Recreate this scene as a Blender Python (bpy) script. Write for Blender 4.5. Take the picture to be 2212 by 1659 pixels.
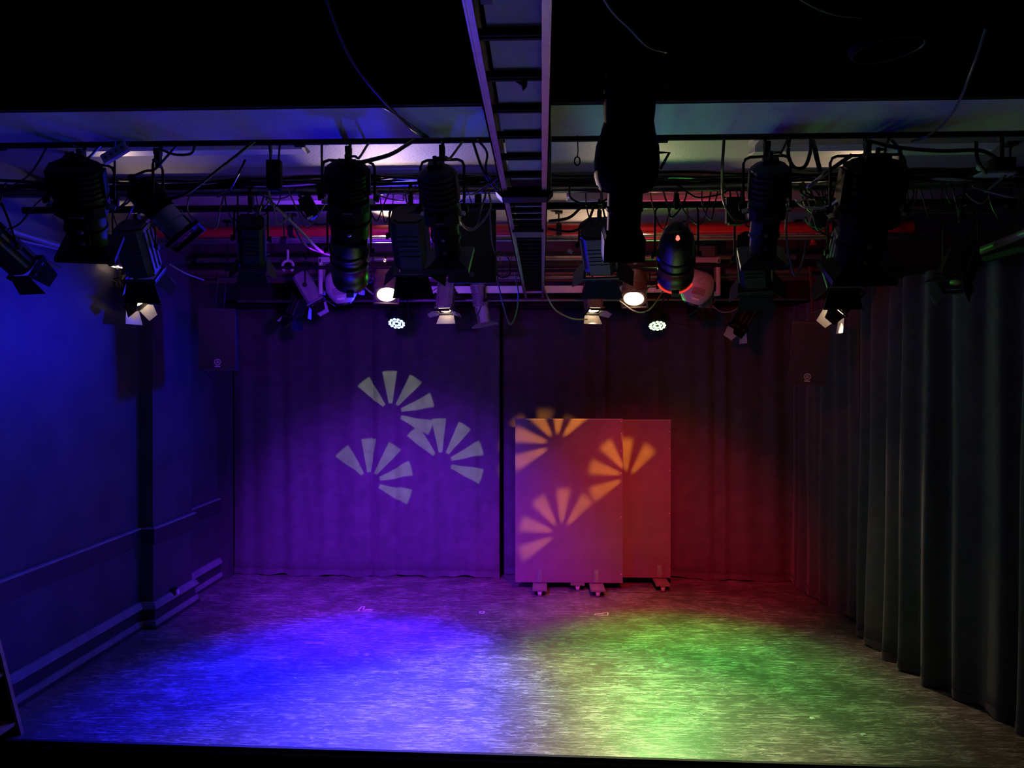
import bpy, math, random
from mathutils import Vector as V, Matrix

for o in list(bpy.data.objects):
    bpy.data.objects.remove(o, do_unlink=True)
SC = bpy.context.scene
COL = SC.collection

# ------------------------------------------------------------------ camera
W_, H_, F_ = 2212.0, 1659.0, 1660.0
CAMZ = 2.42
cam_d = bpy.data.cameras.new('camera')
cam_d.sensor_fit = 'HORIZONTAL'
cam_d.sensor_width = 36.0
cam_d.lens = 36.0 * F_ / W_
cam_d.clip_start = 0.05
cam_d.clip_end = 100
cam = bpy.data.objects.new('camera', cam_d)
COL.objects.link(cam)
cam.location = (0, 0, CAMZ)
YAW = math.atan(64 / F_)
PITCH = -math.atan(14.5 / F_)
cam.rotation_euler = (math.pi / 2 + PITCH, 0, YAW)
SC.camera = cam
CR = cam.rotation_euler.to_matrix()

def at(px, py, Y):
    """point of the place seen at photo pixel (px,py), standing Y metres into the room"""
    d = CR @ V(((px - W_ / 2) / F_, -(py - H_ / 2) / F_, -1.0))
    s = Y / d.y
    return V((d.x * s, Y, CAMZ + d.z * s))

def flr(px, py, z=0.0):
    d = CR @ V(((px - W_ / 2) / F_, -(py - H_ / 2) / F_, -1.0))
    s = (z - CAMZ) / d.z
    return V((d.x * s, d.y * s, z))

# ------------------------------------------------------------------ world, exposure
wd = bpy.data.worlds.new('world')
SC.world = wd
wd.use_nodes = True
wd.node_tree.nodes['Background'].inputs[0].default_value = (0.02, 0.02, 0.03, 1)
wd.node_tree.nodes['Background'].inputs[1].default_value = 0.0
SC.view_settings.view_transform = 'Standard'
SC.view_settings.look = 'None'
SC.view_settings.gamma = 1.0
SC.view_settings.use_curve_mapping = False
SC.view_settings.exposure = 0.0

# light powers (all lamps of the place, tuned together)
BLUE, GREEN, RED, PURPLE, WARM = (0.006, 0.004, 1.0), (0.05, 1.0, 0.09), (1.0, 0.015, 0.06), (0.22, 0.012, 1.0), (1.0, 0.70, 0.45)
P_LED_BLUE, P_LED_BLUE_SPILL, P_LED_BLUE_WIDE = 7500, 330, 650
P_LED_GREEN, P_LED_GREEN_SPILL, P_LED_GREEN_WIDE = 950, 10, 90
P_RED, P_PURPLE, P_CAN_SPILL = 850, 2700, 130
P_WARM_PAR, P_WARM_FRES, P_SIDE = 700, 80, 100
P_GOBO_WHITE, P_GOBO_ORANGE = 950, 1500
P_LEAK = 200

R_ = random.Random(11)

# ------------------------------------------------------------------ materials
MAT = {}
def mat(name, col, rough=0.6, metal=0.0, var=0.12, nscale=18.0, bump=0.0, bscale=60.0, spec=0.5, emit=None, estr=0.0):
    if name in MAT:
        return MAT[name]
    m = bpy.data.materials.new(name)
    m.use_nodes = True
    nt = m.node_tree
    b = nt.nodes['Principled BSDF']
    b.inputs['Roughness'].default_value = rough
    b.inputs['Metallic'].default_value = metal
    b.inputs['Specular IOR Level'].default_value = spec
    tc = nt.nodes.new('ShaderNodeTexCoord')
    n = nt.nodes.new('ShaderNodeTexNoise')
    n.inputs['Scale'].default_value = nscale
    n.inputs['Detail'].default_value = 4
    nt.links.new(tc.outputs['Object'], n.inputs['Vector'])
    r = nt.nodes.new('ShaderNodeValToRGB')
    r.color_ramp.elements[0].position = 0.3
    r.color_ramp.elements[1].position = 0.7
    r.color_ramp.elements[0].color = tuple(max(0, c * (1 - var)) for c in col) + (1,)
    r.color_ramp.elements[1].color = tuple(min(1, c * (1 + var)) for c in col) + (1,)
    nt.links.new(n.outputs['Fac'], r.inputs['Fac'])
    nt.links.new(r.outputs['Color'], b.inputs['Base Color'])
    if bump:
        n2 = nt.nodes.new('ShaderNodeTexNoise')
        n2.inputs['Scale'].default_value = bscale
        n2.inputs['Detail'].default_value = 5
        nt.links.new(tc.outputs['Object'], n2.inputs['Vector'])
        bp = nt.nodes.new('ShaderNodeBump')
        bp.inputs['Strength'].default_value = bump
        bp.inputs['Distance'].default_value = 0.01
        nt.links.new(n2.outputs['Fac'], bp.inputs['Height'])
        nt.links.new(bp.outputs['Normal'], b.inputs['Normal'])
    if emit:
        b.inputs['Emission Color'].default_value = tuple(emit) + (1,)
        b.inputs['Emission Strength'].default_value = estr
    MAT[name] = m
    return m

mat('black_metal', (0.006, 0.006, 0.007), 0.6, 0.0, 0.2, spec=0.22)
mat('black_gloss', (0.012, 0.012, 0.013), 0.3, 0.0, 0.2)
mat('grey_metal', (0.20, 0.20, 0.21), 0.4, 0.3, 0.15)
mat('dark_grey', (0.05, 0.05, 0.055), 0.45, 0.0, 0.15)
mat('mid_grey', (0.16, 0.16, 0.17), 0.45, 0.0, 0.12)
mat('pale_plastic', (0.42, 0.42, 0.43), 0.35, 0.0, 0.05)
mat('white_plastic', (0.75, 0.75, 0.75), 0.4, 0.0, 0.05)
mat('steel', (0.45, 0.45, 0.46), 0.35, 0.9, 0.1)
mat('pipe_steel', (0.22, 0.21, 0.20), 0.33, 0.8, 0.25, 9)
mat('aluminium', (0.62, 0.62, 0.64), 0.32, 0.85, 0.08)
mat('flap_inner', (0.35, 0.34, 0.33), 0.5, 0.0, 0.1)
mat('cable_black', (0.012, 0.012, 0.013), 0.38, 0.0, 0.1)
mat('cable_grey', (0.22, 0.21, 0.2), 0.45, 0.0, 0.1)
mat('red_paint', (0.42, 0.02, 0.02), 0.35, 0.0, 0.12)
mat('rope_red', (0.10, 0.03, 0.028), 0.8, 0.0, 0.3, 80)
mat('brown_metal', (0.10, 0.065, 0.05), 0.45, 0.0, 0.15)
mat('wood', (0.42, 0.25, 0.13), 0.55, 0.0, 0.35, 7)
mat('black_paint', (0.006, 0.006, 0.007), 0.8, 0.0, 0.2, 5, 0.2, 40)
mat('beam_paint', (0.74, 0.73, 0.71), 0.6, 0.0, 0.06, 6, 0.5, 90)
mat('ceiling_paint', (0.21, 0.20, 0.195), 0.65, 0.0, 0.08, 4, 0.3, 60)
mat('dark_bulkhead', (0.05, 0.04, 0.04), 0.6, 0.0, 0.2, 4)
mat('wall_blue_black', (0.05, 0.05, 0.06), 0.55, 0.0, 0.25, 3, 0.15, 30)
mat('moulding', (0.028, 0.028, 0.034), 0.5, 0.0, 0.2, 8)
mat('moulding_lit', (0.26, 0.26, 0.28), 0.38, 0.0, 0.2, 8)  # paler than the boards: light caught on the ledges put into the colour
mat('tray_board', (0.78, 0.77, 0.76), 0.6, 0.0, 0.06, 12, 0.3, 80)
mat('tape_white', (0.65, 0.63, 0.6), 0.6, 0.0, 0.1)
mat('logo_white', (0.7, 0.7, 0.72), 0.4, 0.0, 0.03)
mat('grille', (0.035, 0.033, 0.035), 0.7, 0.0, 0.3, 300)
mat('lens_dark', (0.02, 0.02, 0.025), 0.08, 0.0, 0.1)
mat('lens_lit', (0.9, 0.8, 0.6), 0.3, 0, 0.02, emit=(1.0, 0.72, 0.40), estr=14)
mat('lens_lit_soft', (0.9, 0.8, 0.6), 0.3, 0, 0.02, emit=(1.0, 0.72, 0.40), estr=9)
mat('led_blue', (0.1, 0.1, 0.5), 0.3, 0, 0.02, emit=(0.25, 0.45, 1.0), estr=12)
mat('led_green', (0.1, 0.5, 0.1), 0.3, 0, 0.02, emit=(0.5, 1.0, 0.35), estr=10)
mat('led_red', (0.5, 0.02, 0.02), 0.3, 0, 0.02, emit=(1.0, 0.08, 0.06), estr=4)
mat('rim_glow', (0.6, 0.03, 0.03), 0.3, 0.0, 0.05, emit=(1.0, 0.05, 0.03), estr=.9)

def flat_mat():
    m = mat('flat_paint', (0.15, 0.115, 0.115), 0.38, 0.0, 0.12, 5, 0.12, 12)
    return m
flat_mat()

def velvet(name, col):
    m = mat(name, col, 0.85, 0.0, 0.18, 7, 0.25, 220, spec=0.2)
    m.node_tree.nodes['Principled BSDF'].inputs['Sheen Weight'].default_value = 0.25
    m.node_tree.nodes['Principled BSDF'].inputs['Sheen Roughness'].default_value = 0.5
    return m
velvet('velvet', (0.085, 0.082, 0.085))
velvet('velvet_side', (0.075, 0.072, 0.068))

def floor_mat():
    m = bpy.data.materials.new('stage_floor')
    m.use_nodes = True
    nt = m.node_tree
    L = nt.links
    b = nt.nodes['Principled BSDF']
    tc = nt.nodes.new('ShaderNodeTexCoord')
    def noise(scale, rot, sc, detail=3, dist=0.0, off=0.0):
        mp = nt.nodes.new('ShaderNodeMapping')
        mp.inputs['Rotation'].default_value = (0, 0, math.radians(rot))
        mp.inputs['Scale'].default_value = (sc[0], sc[1], 1)
        mp.inputs['Location'].default_value = (off, off * 1.7, 0)
        L.new(tc.outputs['Object'], mp.inputs['Vector'])
        n = nt.nodes.new('ShaderNodeTexNoise')
        n.inputs['Scale'].default_value = scale
        n.inputs['Detail'].default_value = detail
        n.inputs['Distortion'].default_value = dist
        L.new(mp.outputs['Vector'], n.inputs['Vector'])
        return n.outputs['Fac']
    def mth(op, a, bb=None, c=None):
        n = nt.nodes.new('ShaderNodeMath')
        n.operation = op
        for i, x in enumerate((a, bb, c)):
            if x is None:
                continue
            if isinstance(x, (int, float)):
                n.inputs[i].default_value = x
            else:
                L.new(x, n.inputs[i])
        return n.outputs[0]
    def mr(x, a, bb, c, d):
        n = nt.nodes.new('ShaderNodeMapRange')
        n.interpolation_type = 'SMOOTHSTEP'
        L.new(x, n.inputs[0])
        for i, q in enumerate((a, bb, c, d)):
            n.inputs[i + 1].default_value = q
        return n.outputs[0]
    tot = None
    # fine hairline scratches: thin level lines of stretched noise, broken up by a second noise
    for i, (rot, sx, sy, wdt) in enumerate(((4, .5, 9.0, .016), (-9, .6, 11.0, .016), (14, .6, 10.0, .015), (-20, .5, 8.0, .013), (33, .4, 7.0, .011), (-42, .4, 7.0, .010),
                                            (62, .4, 6.0, .008), (-75, .4, 6.0, .008), (3, 2.0, 16.0, .02), (-14, 2.2, 14.0, .02))):
        f = noise(2.2, rot, (sx, sy), 2.5, 0.3, i * 3.1)
        line = mr(mth('ABSOLUTE', mth('SUBTRACT', f, 0.5)), 0.0, wdt, 1.0, 0.0)
        brk = mr(noise(3.0, rot + 30, (1, 1), 3, 0.0, i * 5.3), 0.50, 0.62, 0.0, .85)
        x = mth('MULTIPLY', line, brk)
        tot = x if tot is None else mth('MAXIMUM', tot, x)
    # short scuffs
    sc = noise(9.0, 6, (1.0, 4.0), 5, 0.8, 2.0)
    scuff = mr(sc, 0.55, 0.70, 0.0, 0.34)
    sc2 = noise(26.0, -12, (1.0, 3.2), 3, 0.6, 7.0)
    scuff2 = mr(sc2, 0.58, 0.72, 0.0, 0.38)
    mark = mth('MINIMUM', mth('ADD', mth('MAXIMUM', scuff, scuff2), tot), 1.0)
    patch = mr(noise(0.9, 0, (1, 1.4), 4, 0.2, 1.0), 0.3, 0.7, 0.75, 1.2)
    mix = nt.nodes.new('ShaderNodeMixRGB')
    mix.inputs[1].default_value = (0.078, 0.071, 0.060, 1)
    mix.inputs[2].default_value = (0.42, 0.39, 0.35, 1)
    L.new(mark, mix.inputs[0])
    mul = nt.nodes.new('ShaderNodeMixRGB')
    mul.blend_type = 'MULTIPLY'
    mul.inputs[0].default_value = 1
    L.new(mix.outputs[0], mul.inputs[1])
    comb = nt.nodes.new('ShaderNodeCombineColor')
    for i in range(3):
        L.new(patch, comb.inputs[i])
    L.new(comb.outputs[0], mul.inputs[2])
    L.new(mul.outputs[0], b.inputs['Base Color'])
    L.new(mr(mark, 0, 1, 0.33, 0.55), b.inputs['Roughness'])
    b.inputs['Specular IOR Level'].default_value = 0.9
    bp = nt.nodes.new('ShaderNodeBump')
    bp.inputs['Strength'].default_value = 0.25
    bp.inputs['Distance'].default_value = 0.004
    L.new(mark, bp.inputs['Height'])
    L.new(bp.outputs['Normal'], b.inputs['Normal'])
    MAT['stage_floor'] = m
floor_mat()

# ------------------------------------------------------------------ mesh builder (world coordinates)
class MB:
    def __init__(self):
        self.v, self.f = [], []
    def add(self, vs, fs):
        o = len(self.v)
        self.v += [V(x) for x in vs]
        self.f += [tuple(i + o for i in f) for f in fs]
        return self
    def box(self, c, s, ax=None):
        """box of size s about c, axes = columns of 3x3 ax"""
        A = ax or Matrix.Identity(3)
        c = V(c)
        vs = [c + A @ V((x * s[0] / 2, y * s[1] / 2, z * s[2] / 2)) for x in (-1, 1) for y in (-1, 1) for z in (-1, 1)]
        return self.add(vs, [(0, 1, 3, 2), (4, 6, 7, 5), (0, 4, 5, 1), (2, 3, 7, 6), (0, 2, 6, 4), (1, 5, 7, 3)])
    def frustum(self, c0, c1, ax, s0, s1):
        """tapered box: rectangle s0 at c0, s1 at c1 (ax: x,y columns)"""
        ex, ey = ax.col[0], ax.col[1]
        vs = []
        for c, s in ((c0, s0), (c1, s1)):
            for a, b in ((-1, -1), (1, -1), (1, 1), (-1, 1)):
                vs.append(V(c) + ex * a * s[0] / 2 + ey * b * s[1] / 2)
        return self.add(vs, [(3, 2, 1, 0), (4, 5, 6, 7)] + [(i, (i + 1) % 4, 4 + (i + 1) % 4, 4 + i) for i in range(4)])
    def bbox(self, c, s, ax=None, bev=0.01):
        """box with chamfered long edges (along local z)"""
        A = ax or Matrix.Identity(3)
        c = V(c)
        x, y, b = s[0] / 2, s[1] / 2, bev
        pr = [(-x + b, -y), (x - b, -y), (x, -y + b), (x, y - b), (x - b, y), (-x + b, y), (-x, y - b), (-x, -y + b)]
        n = 8
        vs = [c + A @ V((p[0], p[1], z * s[2] / 2)) for z in (-1, 1) for p in pr]
        return self.add(vs, [tuple(range(n - 1, -1, -1)), tuple(range(n, 2 * n))] + [(i, (i + 1) % n, n + (i + 1) % n, n + i) for i in range(n)])
    def lathe(self, P, d, prof, n=20, ex=None, cap=True, squash=1.0):
        """profile [(t, r)] turned about axis d through P"""
        d = V(d).normalized()
        if ex is None:
            ex = d.cross(V((0, 0, 1)))
            if ex.length < 1e-3:
                ex = V((1, 0, 0))
        ex = ex.normalized()
        ey = d.cross(ex)
        vs = []
        for t, r in prof:
            for k in range(n):
                a = 2 * math.pi * k / n
                vs.append(V(P) + d * t + (ex * math.cos(a) + ey * math.sin(a) * squash) * r)
        fs = []
        for i in range(len(prof) - 1):
            for k in range(n):
                k2 = (k + 1) % n
                fs.append((i * n + k, i * n + k2, (i + 1) * n + k2, (i + 1) * n + k))
        if cap:
            fs.append(tuple(range(n - 1, -1, -1)))
            m = (len(prof) - 1) * n
            fs.append(tuple(range(m, m + n)))
        return self.add(vs, fs)
    def cyl(self, a, b, r, n=10, r2=None):
        a, b = V(a), V(b)
        return self.lathe(a, b - a, [(0, r), ((b - a).length, r if r2 is None else r2)], n)
    def tube(self, pts, r, n=6, closed=False):
        pts = [V(p) for p in pts]
        m = len(pts)
        vs, fs = [], []
        up = V((0.13, 0.21, 0.97))
        for i, p in enumerate(pts):
            a = pts[(i - 1) % m] if (i > 0 or closed) else p
            b = pts[(i + 1) % m] if (i < m - 1 or closed) else p
            t = (b - a)
            t = t.normalized() if t.length > 1e-9 else V((0, 0, 1))
            x = t.cross(up)
            if x.length < 0.05:
                x = t.cross(V((1, 0, 0)))
            x.normalize()
            y = t.cross(x)
            for k in range(n):
                q = 2 * math.pi * k / n
                vs.append(p + (x * math.cos(q) + y * math.sin(q)) * r)
        for i in range(m if closed else m - 1):
            j = (i + 1) % m
            for k in range(n):
                k2 = (k + 1) % n
                fs.append((i * n + k, i * n + k2, j * n + k2, j * n + k))
        if not closed:
            fs += [tuple(range(n - 1, -1, -1)), tuple(range((m - 1) * n, m * n))]
        return self.add(vs, fs)
    def plate(self, poly, th):
        """flat polygon given a thickness"""
        poly = [V(p) for p in poly]
        nrm = (poly[1] - poly[0]).cross(poly[2] - poly[0]).normalized()
        n = len(poly)
        vs = [p - nrm * th / 2 for p in poly] + [p + nrm * th / 2 for p in poly]
        return self.add(vs, [tuple(range(n - 1, -1, -1)), tuple(range(n, 2 * n))] + [(i, (i + 1) % n, n + (i + 1) % n, n + i) for i in range(n)])
    def build(self, name, m, parent=None, origin=None, smooth=False):
        me = bpy.data.meshes.new(name)
        if origin is None:
            if parent is not None:
                origin = ORG[parent.name]
            else:
                xs = [v.x for v in self.v]; ys = [v.y for v in self.v]; zs = [v.z for v in self.v]
                origin = V(((min(xs) + max(xs)) / 2, (min(ys) + max(ys)) / 2, min(zs)))
        me.from_pydata([tuple(v - origin) for v in self.v], [], self.f)
        me.materials.append(MAT[m] if isinstance(m, str) else m)
        o = bpy.data.objects.new(name, me)
        COL.objects.link(o)
        if smooth:
            me.polygons.foreach_set('use_smooth', [len(p.vertices) == 4 for p in me.polygons])
            me.set_sharp_from_angle(angle=math.radians(40))
        if parent is None:
            o.location = origin
        else:
            o.parent = parent
        ORG[o.name] = V(origin)
        return o
ORG = {}

def tag(o, label, cat, group=None):
    o['label'] = label
    o['category'] = cat
    if group:
        o['group'] = group
    return o
def thing(name, loc, label, cat, group=None):
    o = bpy.data.objects.new(name, None)
    o.empty_display_size = 0.1
    COL.objects.link(o)
    o.location = loc
    ORG[o.name] = V(loc)
    return tag(o, label, cat, group)
def struct(name, mb, m, smooth=False, label=None, origin=None):
    o = mb.build(name, m, origin=origin, smooth=smooth)
    o['kind'] = 'structure'
    if label:
        o['label'] = label
    return o

def spot(parent, pos, d, power, col, ang, blend=1.0, rad=0.05, name='lamp_beam', nodes=None):
    l = bpy.data.lights.new(name, 'SPOT')
    l.energy = power
    l.color = col
    l.spot_size = math.radians(ang)
    l.spot_blend = blend
    l.shadow_soft_size = rad
    o = bpy.data.objects.new(name, l)
    COL.objects.link(o)
    o.parent = parent
    o.location = V(pos) - ORG[parent.name]
    o.rotation_euler = V(d).to_track_quat('-Z', 'Y').to_euler()
    return o

def smooth_path(pts, n=8):
    pts = [V(p) for p in pts]
    if len(pts) < 3:
        return [pts[0].lerp(pts[1], i / n) for i in range(n + 1)]
    out = []
    P = [pts[0] * 2 - pts[1]] + pts + [pts[-1] * 2 - pts[-2]]
    for i in range(1, len(P) - 2):
        a, b, c, d = P[i - 1], P[i], P[i + 1], P[i + 2]
        for k in range(n):
            t = k / n
            out.append(0.5 * ((2 * b) + (c - a) * t + (2 * a - 5 * b + 4 * c - d) * t * t + (3 * b - a - 3 * c + d) * t ** 3))
    out.append(pts[-1])
    return out

# ================================================================== THE SETTING
XL, XR, YB = -3.88, 3.55, 9.75
ZC = 3.97
# stage floor with its front edge
mb = MB()
e0, e1 = flr(0, 1594), flr(2212, 1661)
def edge_y(x):
    return e0.y + (e1.y - e0.y) * (x - e0.x) / (e1.x - e0.x)
fe0, fe1 = V((XL - .1, edge_y(XL - .1), 0)), V((XR + .2, edge_y(XR + .2), 0))
p = [(fe0.x, fe0.y, 0), (fe1.x, fe1.y, 0), (XR + .2, YB + .1, 0), (XL - .1, YB + .1, 0)]
mb.add([V(q) for q in p] + [V(q) - V((0, 0, .06)) for q in p], [(0, 1, 2, 3), (7, 6, 5, 4), (0, 4, 5, 1), (1, 5, 6, 2), (2, 6, 7, 3), (3, 7, 4, 0)])
floor = struct('floor', mb, 'stage_floor', label='scratched dark stage floor', origin=V((0, 7, 0)))
mb = MB()
nd = (fe1 - fe0).normalized()
ang = math.atan2(nd.y, nd.x)
A = Matrix.Rotation(ang, 3, 'Z')
c = (fe0 + fe1) / 2
mb.box(c + V((0, 0, -.42)) + A @ V((0, .03, 0)), (7.7, .05, .70), A)
struct('trim_1', mb, 'black_paint', label='black fascia below the front edge of the stage')
mb = MB()
mb.box(c + V((0, 0, -.016)) + A @ V((0, -.012, 0)), (7.7, .024, .03), A)
struct('trim_2', mb, 'black_paint', label='narrow worn nosing along the stage edge')
mb = MB().box((0, 1.0, -.83), (9, 8.2, .1))
struct('floor_audience', mb, 'black_paint', label='black floor in front of the stage')
# walls
mb = MB().box((XL - .1, 4.2, 1.9), (.2, 11.4, 5.6))
wl = struct('wall_left', mb, 'wall_blue_black', label='dark painted side wall with pier and mouldings')
mb = MB().box((XL + .065, 7.68, 1.985), (.13, .82, 3.97))
mb.build('pier', 'wall_blue_black', wl)
mb = MB().box((XR + .1, 4.2, 1.9), (.2, 11.4, 5.6))
struct('wall_right', mb, 'black_paint')
mb = MB().box((0, YB + .1, 1.95), (7.9, .2, 4.1))
struct('wall_back', mb, 'dark_bulkhead')
mb = MB().box((0, -1.5, 1.9), (7.9, .2, 5.6))
struct('wall_front', mb, 'black_paint')
# mouldings on the left wall, wrapped round the pier
PF = 7.27; PB = 8.09; XP = XL + .13
def mould(z0, z1, out, name, label, m='moulding'):
    mb = MB()
    for (y0, y1, x) in ((-1.4, PF - out, XL), (PF - out, PB + out, XP), (PB + out, 9.3, XL)):
        mb.box((x + out / 2, (y0 + y1) / 2, (z0 + z1) / 2), (out, y1 - y0, z1 - z0))
    mb.box((XL + .065, PF - out / 2, (z0 + z1) / 2), (.13, out, z1 - z0))
    mb.box((XL + .065, PB + out / 2, (z0 + z1) / 2), (.13, out, z1 - z0))
    struct(name, mb, m, label=label)
mould(.81, .955, .022, 'trim_3', 'flat dado rail board on the left wall')
mould(.955, .97, .034, 'trim_4', 'rounded cap of the dado rail', 'moulding_lit')
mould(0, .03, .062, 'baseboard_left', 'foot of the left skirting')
mould(.03, .078, .05, 'trim_5', 'lower step of the left skirting', 'moulding_lit')
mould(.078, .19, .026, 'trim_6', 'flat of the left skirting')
mould(.19, .212, .05, 'trim_7', 'lower bead of the skirting cap', 'moulding_lit')
mould(.212, .232, .04, 'trim_8', 'middle bead of the skirting cap', 'moulding_lit')
mould(.232, .25, .028, 'trim_9', 'upper bead of the skirting cap', 'moulding_lit')
mb = MB().box((XL + .06, 9.15, 1.6), (.12, .16, 3.2))
struct('trim_10', mb, 'dark_grey', label='vertical boxed pipe in the back left corner')

# proscenium beam, ceilings, ceiling beams
mb = MB().box((0, 3.775, 4.12), (7.9, .45, .90))
bm = struct('trim_11', mb, 'beam_paint', label='pale painted beam across the front of the stage')
mb = MB().box((0, 3.54, 4.135), (7.9, .03, .92))  # black sheet painting in the shade of the unlit front face
struct('trim_12', mb, 'black_paint', label='front face of the beam, its shade painted black')
mb = MB().box((0, 6.9, ZC + .1), (7.9, 5.9, .2))
struct('ceiling', mb, 'ceiling_paint', label='pale ceiling over the stage')
mb = MB().box((0, 1.0, 4.62), (7.9, 5.1, .1))
struct('ceiling_audience', mb, 'black_paint', label='black ceiling over the audience')
mb = MB().box((0, 5.95, 3.95), (7.75, .22, .06))
struct('trim_13', mb, 'ceiling_paint', label='shallow ceiling beam over the second lighting bar')
mb = MB().box((0, 9.05, 3.80), (7.75, 1.4, .36))
struct('trim_14', mb, 'dark_bulkhead', label='dark bulkhead above the back curtain')
for i, (y, z, h, d) in enumerate(((8.32, 3.60, .03, .05), (8.33, 3.53, .05, .04), (8.34, 3.47, .03, .03))):
    mb = MB().box((0, y, z), (7.7, d, h))
    struct('trim_%d' % (15 + i), mb, 'brown_metal', label='dark ribbed moulding of the back bulkhead')

# ------------------------------------------------------------------ curtains
def curtain(name, path, z0, z1, amp, wl_, seed, m, label, hem=True, lean=0.0, gather=0.0):
    """hanging cloth along the plan polyline path"""
    rr = random.Random(seed)
    pts = [V((a[0], a[1], 0)) for a in path]
    ln = sum((pts[i + 1] - pts[i]).length for i in range(len(pts) - 1))
    n = max(24, int(ln / wl_ * 18))
    # irregular fold phase
    knots = [0]
    while knots[-1] < ln:
        knots.append(knots[-1] + wl_ * rr.uniform(.55, 1.5))
    amps = [rr.uniform(.45, 1.2) for _ in knots]
    skew = [rr.uniform(.35, .65) for _ in knots]
    drift = [rr.uniform(-1, 1) for _ in knots]
    def pos(s):
        for i in range(len(pts) - 1):
            l = (pts[i + 1] - pts[i]).length
            if s <= l or i == len(pts) - 2:
                t = s / l
                dr = (pts[i + 1] - pts[i]).normalized()
                return pts[i] + (pts[i + 1] - pts[i]) * t, dr
            s -= l
    def prof(s, zf):
        k = 0
        while k < len(knots) - 2 and knots[k + 1] < s:
            k += 1
        u = (s - knots[k]) / (knots[k + 1] - knots[k])
        sk = min(.8, max(.2, skew[k] + drift[k] * .12 * (1 - zf)))
        u = .5 * u / sk if u < sk else .5 + .5 * (u - sk) / (1 - sk)
        w = .5 - .5 * math.cos(2 * math.pi * u)
        w = w ** .8
        return amp * amps[k] * w * (.75 + .35 * (1 - zf)) + .006 * math.sin(s * 31 + zf * 3 + seed)
    rows = 18
    vs, fs = [], []
    def grid(zl, off):
        base = len(vs)
        for r, z in enumerate(zl):
            zf = (z - z0) / (z1 - z0)
            for i in range(n + 1):
                s = ln * i / n
                q, dr = pos(s)
                nr = V((dr.y, -dr.x, 0))
                wob = .010 * math.sin(z * 2.3 + s * 5 + seed) * (1 - zf)
                e = q + nr * (prof(s, zf) + off + wob)
                zz = z
                if r == 0:
                    zz += .012 * math.sin(s * 9 + seed) + .008 * math.sin(s * 23)
                vs.append(V((e.x, e.y, max(.004, zz))))
        for r in range(len(zl) - 1):
            for i in range(n):
                a = base + r * (n + 1) + i
                fs.append((a, a + 1, a + n + 2, a + n + 1))
    grid([z0 + (z1 - z0) * (k / rows) for k in range(rows + 1)], 0)
    mb = MB()
    mb.add(vs, fs)
    o = mb.build(name, m, smooth=False)
    o.data.polygons.foreach_set('use_smooth', [True] * len(o.data.polygons))
    sol = o.modifiers.new('cloth_thickness', 'SOLIDIFY')
    sol.thickness = .004
    sol.offset = -1
    if hem:
        vs.clear(); fs.clear()
        grid([z0, z0 + .035, z0 + .07], .0035)
        mh = MB()
        mh.add(vs, fs)
        h = mh.build('hem', m, o, origin=ORG[o.name])
        h.data.polygons.foreach_set('use_smooth', [True] * len(h.data.polygons))
    tag(o, label, 'curtain', 'stage curtains')
    return o
def bcx(px, py=1254, dy=0):
    q = flr(px, py)
    return (q.x, q.y + dy)
zt = 3.25
curtain('stage_curtain', [bcx(498, 1245, .12), bcx(660, 1248, .10), bcx(802, 1250, .10)], .01, zt, .055, .34, 3, 'velvet', 'dark back curtain panel nearest the left wall')
curtain('stage_curtain', [bcx(800, 1250, .14), bcx(940, 1251, .12), bcx(1079, 1252, .08)], .012, zt, .05, .36, 4, 'velvet', 'back curtain panel under the fan shaped light patterns')
curtain('stage_curtain', [bcx(1083, 1250, .22), bcx(1200, 1250, .25), bcx(1312, 1252, .25)], .01, zt, .04, .22, 5, 'velvet', 'back curtain panel behind the narrow gap left of the rolling flats')
curtain('stage_curtain', [bcx(1308, 1252, .28), bcx(1500, 1258, .16), bcx(1722, 1263, .10)], .01, zt, .055, .3, 6, 'velvet', 'dark back curtain panel right of the rolling flats')
curtain('stage_curtain', [bcx(1716, 1262, .12), bcx(1760, 1295), bcx(1858, 1345)], .01, zt, .05, .30, 7, 'velvet_side', 'side curtain panel in the back right corner')
curtain('stage_curtain', [bcx(1857, 1368), bcx(1905, 1400), bcx(1990, 1462), bcx(2100, 1520), bcx(2230, 1580), (3.25, 4.4)], .01, zt, .11, .30, 18, 'velvet_side', 'heavily folded black side curtain along the right of the stage')
# curtain track
mb = MB().box((-.4, 9.28, 3.27), (6.9, .05, .04))
tag(mb.build('curtain_track', 'black_metal'), 'black curtain track above the back curtain', 'track')
mb = MB().box((3.2, 6.9, 3.27), (.05, 4.6, .04))
tag(mb.build('curtain_track', 'black_metal'), 'black curtain track above the right side curtain', 'track')

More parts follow.
